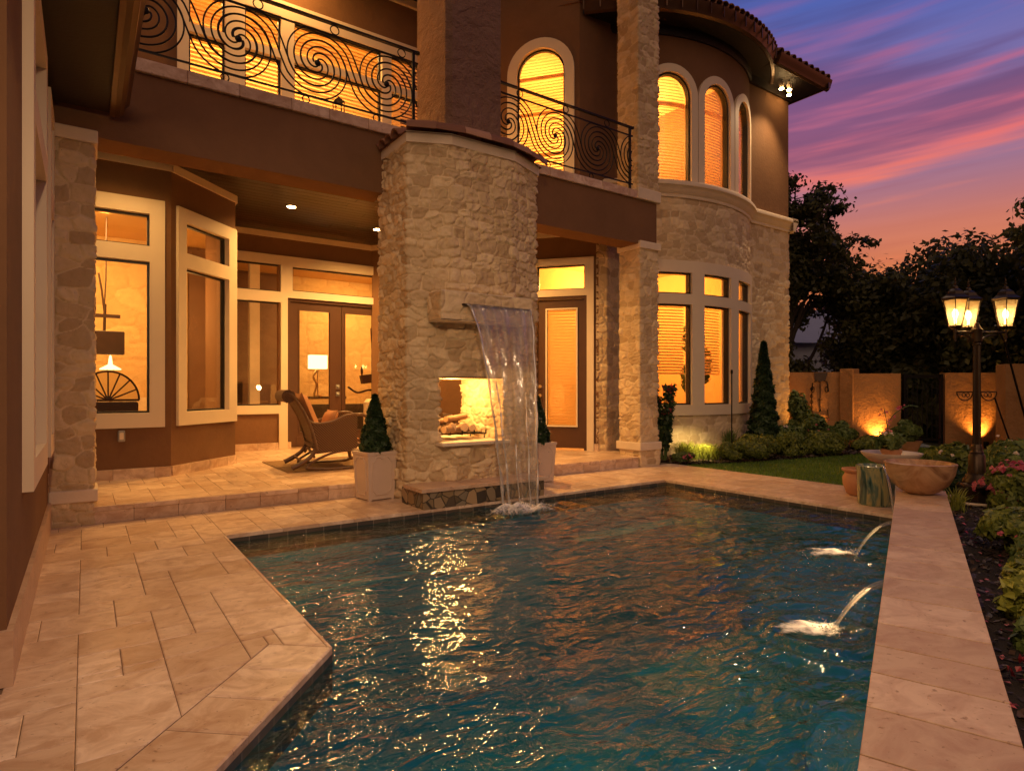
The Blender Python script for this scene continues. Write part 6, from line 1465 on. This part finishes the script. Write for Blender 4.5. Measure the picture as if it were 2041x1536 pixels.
# ring edging of the lamp post
m = MB(); m.tube([(7.28 + .30 * math.cos(2 * math.pi * k / 40), 2.32 + .26 * math.sin(2 * math.pi * k / 40), .04) for k in range(41)], .022, 6, False, .7); tag(m.build('edging_ring', 'cast_stone', smooth=True), 'pale curved edging around the foot of the lamp post', 'edging')

# --- trees
def tree(name, label, x, y, h, crown_c, crown_r, n, seed, limbs=16, size=.13, mat='leaf_tree', group=None, tr=.16, lean=(0, 0), cl=.11):
    t = thing(name, label, 'tree', (x, y, -.05), 0, group); rn = random.Random(seed); m = MB(); tips = []; cc = Vector(crown_c); cr = Vector(crown_r)
    top = Vector((cc.x * .7, cc.y * .7, cc.z + cr.z * .35)); trunk = bez([(0, 0, 0), (lean[0] * .3, lean[1] * .3, h * .25), tuple(top)], 10); N_ = len(trunk); m.tube(trunk, [tr * (1 - .75 * i / N_) for i in range(N_)], 9)
    for k in range(limbs):
        i = int(N_ * (.30 + .66 * k / limbs)); b = trunk[min(i, N_ - 1)]
        d = Vector((rn.gauss(0, 1), rn.gauss(0, 1), rn.gauss(.15, .65))).normalized(); e = Vector((cc.x + d.x * cr.x * .86, cc.y + d.y * cr.y * .86, cc.z + d.z * cr.z * .88)); mid = (b + e) / 2 + Vector((rn.uniform(-.2, .2), rn.uniform(-.2, .2), rn.uniform(0, .3)))
        L1 = bez([tuple(b), tuple(mid), tuple(e)], 6); r0 = tr * .38 * (1 - .5 * k / limbs); m.tube(L1, [r0 * (1 - .85 * i / len(L1)) + .008 for i in range(len(L1))], 6)
        for j in range(7):
            q = L1[rn.randint(5, len(L1) - 1)]; dd = Vector((rn.gauss(0, 1), rn.gauss(0, 1), rn.gauss(.1, .8))).normalized() * min(cr) * rn.uniform(.18, .50); q2 = q + dd
            m.tube([q, q + dd * .5 + Vector((0, 0, .04)), q2], [.014, .010, .005], 4, False); tips += [q2, q + dd * .55, q + dd * .8]
        tips.append(e)
    m.build('trunk', 'bark', t, smooth=True)
    rs = np.random.RandomState(seed); T = np.array([tuple(p) for p in tips]); rad = min(cr) * cl * (.5 + rs.rand(len(T))); k = rs.randint(0, len(T), n); d = rs.randn(n, 3); d /= np.linalg.norm(d, axis=1)[:, None]
    C = T[k] + d * (rad[k] * rs.rand(n) ** .45)[:, None] * [1, 1, .8]; leaves('crown', C, d + [0, 0, .3], size, mat, t, seed, 1.7, .15, tonef=lambda c: .35 + .5 * (vn(c[:, 0] * 1.7, c[:, 2] * 1.7, 3)))
    return t
tree('tree', 'tall loose dark tree right beside the house corner', 14.4, 8.6, 6.5, (.45, -.35, 3.9), (1.5, 1.3, 3.1), 26000, 51, 34, .075, tr=.13, cl=.20)
tree('tree', 'lower dense tree behind the ornament wall', 16.2, 8.0, 4.5, (.5, -.9, 2.9), (1.6, 1.4, 1.25), 24000, 52, 26, .085, cl=.32)
tree('tree', 'wide dark tree rising behind the garden gate', 17.8, 6.7, 5, (0, -.3, 2.6), (2.4, 2.1, 2.0), 30000, 53, 28, .09, cl=.32)
tree('tree', 'dense dark tree directly behind the lamp post lanterns', 16.6, 4.7, 5, (0, 0, 2.6), (2.0, 1.8, 1.95), 30000, 54, 28, .085, cl=.32)
tree('tree', 'dark tree at the right edge beyond the wall end', 16.0, 2.6, 5.2, (0, 0, 2.9), (1.9, 1.9, 2.4), 26000, 55, 26, .085, cl=.32)
tree('tree', 'tree whose leafy branch reaches in at the upper right edge', 13.2, 1.6, 6, (.35, .85, 3.9), (1.3, 1.2, 1.0), 7000, 56, 14, .07, cl=.24)
bush('hedge', 'dark leafy hedge mass just behind the garden wall', 'hedge', (16.6, 6.3, .9), (1.3, 1.2, 1.0), 9000, 'leaf_tree', 57, .13, 16)
bush('hedge', 'dark leafy hedge mass behind the gate', 'hedge', (16.6, 5.4, 1.0), (1.6, 1.5, 1.1), 9000, 'leaf_tree', 58, .13, 16)
bush('hedge', 'dark leafy hedge mass behind the far right wall end', 'hedge', (16.2, 3.3, 1.0), (1.5, 1.5, 1.1), 8000, 'leaf_tree', 59, .13, 16)
# neighbour house
nb = thing('neighbour_house', 'pale grey house glimpsed between the trees beyond the garden wall', 'house', (20.0, 11.3, 0), R(-30))
m = MB(); m.box(-2.2, 2.2, 0, 4, -.1, 2.7); m.build('wall', 'grey_paint', nb)
m = MB(); m.add([(-2.5, -.3, 2.7), (2.5, -.3, 2.7), (2.5, 4.3, 2.7), (-2.5, 4.3, 2.7), (-2.5, 2, 4.1), (2.5, 2, 4.1)], [(0, 1, 5, 4), (2, 3, 4, 5), (1, 2, 5), (3, 0, 4), (3, 2, 1, 0)]); m.build('roof', 'grey_paint', nb)
MB().box(-.9, .1, -.04, 0, 1.3, 2.1).build('window', 'sash', nb)

# ================================================================== LAMPS (in rooms and fittings, some out of view, plus an added fill)
WARM = (1, .52, .15)
def light(name, kind, loc, power, col=WARM, size=.1, rot=None, spot=None, blend=.6, target=None):
    l = bpy.data.lights.new(name, kind); l.energy = power; l.color = col
    if kind == 'POINT': l.shadow_soft_size = size
    if kind == 'SPOT': l.shadow_soft_size = size; l.spot_size = R(spot); l.spot_blend = blend
    if kind == 'AREA': l.shape = 'DISK' if not isinstance(size, tuple) else 'RECTANGLE'; l.size = size if not isinstance(size, tuple) else size[0]; 
    if kind == 'AREA' and isinstance(size, tuple): l.size_y = size[1]
    o = bpy.data.objects.new(name, l); COL.objects.link(o); o.location = loc
    if target is not None: o.rotation_euler = (Vector(target) - Vector(loc)).to_track_quat('-Z', 'Y').to_euler()
    return o
for i, (x, y) in enumerate(CANS): light('downlight_beam', 'SPOT', (x, y, CEIL - .03), (210, 380, 340, 60)[i], (1, .53, .15), .05, spot=150, blend=.9, target=(x, y, 0))
light('living_room_light', 'AREA', (-.2, 10.3, 3.6), 150, (1, .57, .19), 1.2, target=(0, 11.2, 0))
light('den_fill', 'POINT', (1.2, 11.0, 2.2), 14, (1, .5, .14), .3)  # added fill to lift the dark partition behind the bay window
light('hall_light', 'AREA', (5.0, 12.6, 3.6), 110, (1, .57, .19), 1.2, target=(5.0, 13.2, 0))
light('table_lamp_bulb', 'POINT', (3.93, 12.6, FZ + 1.56), 14, (1, .66, .3), .06)
light('upper_room_light', 'AREA', (2.2, 8.85, 6.4), 120, (1, .57, .18), (2.6, .8), target=(2.2, 8.9, 4))
light('upper_hall_light', 'POINT', (7.0, 9.2, 6.3), 90, (1, .50, .13), .3)
light('tower_room_light', 'POINT', (9.3, 9.4, 3.2), 300, (1, .51, .13), .3)
light('tower_upper_light', 'POINT', (9.3, 9.2, 6.3), 290, (1, .55, .16), .3)
light('balcony_soffit_light', 'AREA', (2.0, 7.65, 6.68), 30, (1, .5, .14), .3, target=(2.0, 7.7, 4))
light('firebox_light', 'POINT', (3.36, 5.98, 1.18), 26, (1, .58, .18), .05)
for x, y, z in LANT: light('lantern_light', 'POINT', (7.28 + x, 2.32 + y, .02 + z), 5, (1, .58, .22), .03)
for (x, y), lab, d in UP: light('uplight_beam', 'SPOT', (x - .0, y - .0, .16), 48, (1, .42, .08), .03, spot=95, blend=.8, target=(x + d[0], y + d[1], .8))
light('jet_glow', 'SPOT', (3.30, 1.50, .13), 14, (1, .66, .30), .02, spot=60, target=(3.0, 1.60, -.05))
light('jet_glow', 'SPOT', (4.88, 2.15, .13), 14, (1, .66, .30), .02, spot=60, target=(4.5, 2.27, -.05))
light('path_light', 'SPOT', (8.05, 6.15, .35), 22, (1, .75, .3), .04, spot=120, target=(8.2, 6.5, 0))
light('flood_beam', 'SPOT', (11.4, 6.7, 7.1), 190, (1, .66, .32), .05, spot=110, target=(9.5, 4.5, 0))
light('eave_flood', 'SPOT', (.22, 3.2, 3.42), 32, (1, .64, .35), .05, spot=95, blend=1, target=(1.15, 3.3, 0))
light('eave_flood', 'SPOT', (.05, .2, 3.45), 260, (1, .64, .36), .06, spot=130, blend=1, target=(3.4, 4.0, 0.5))
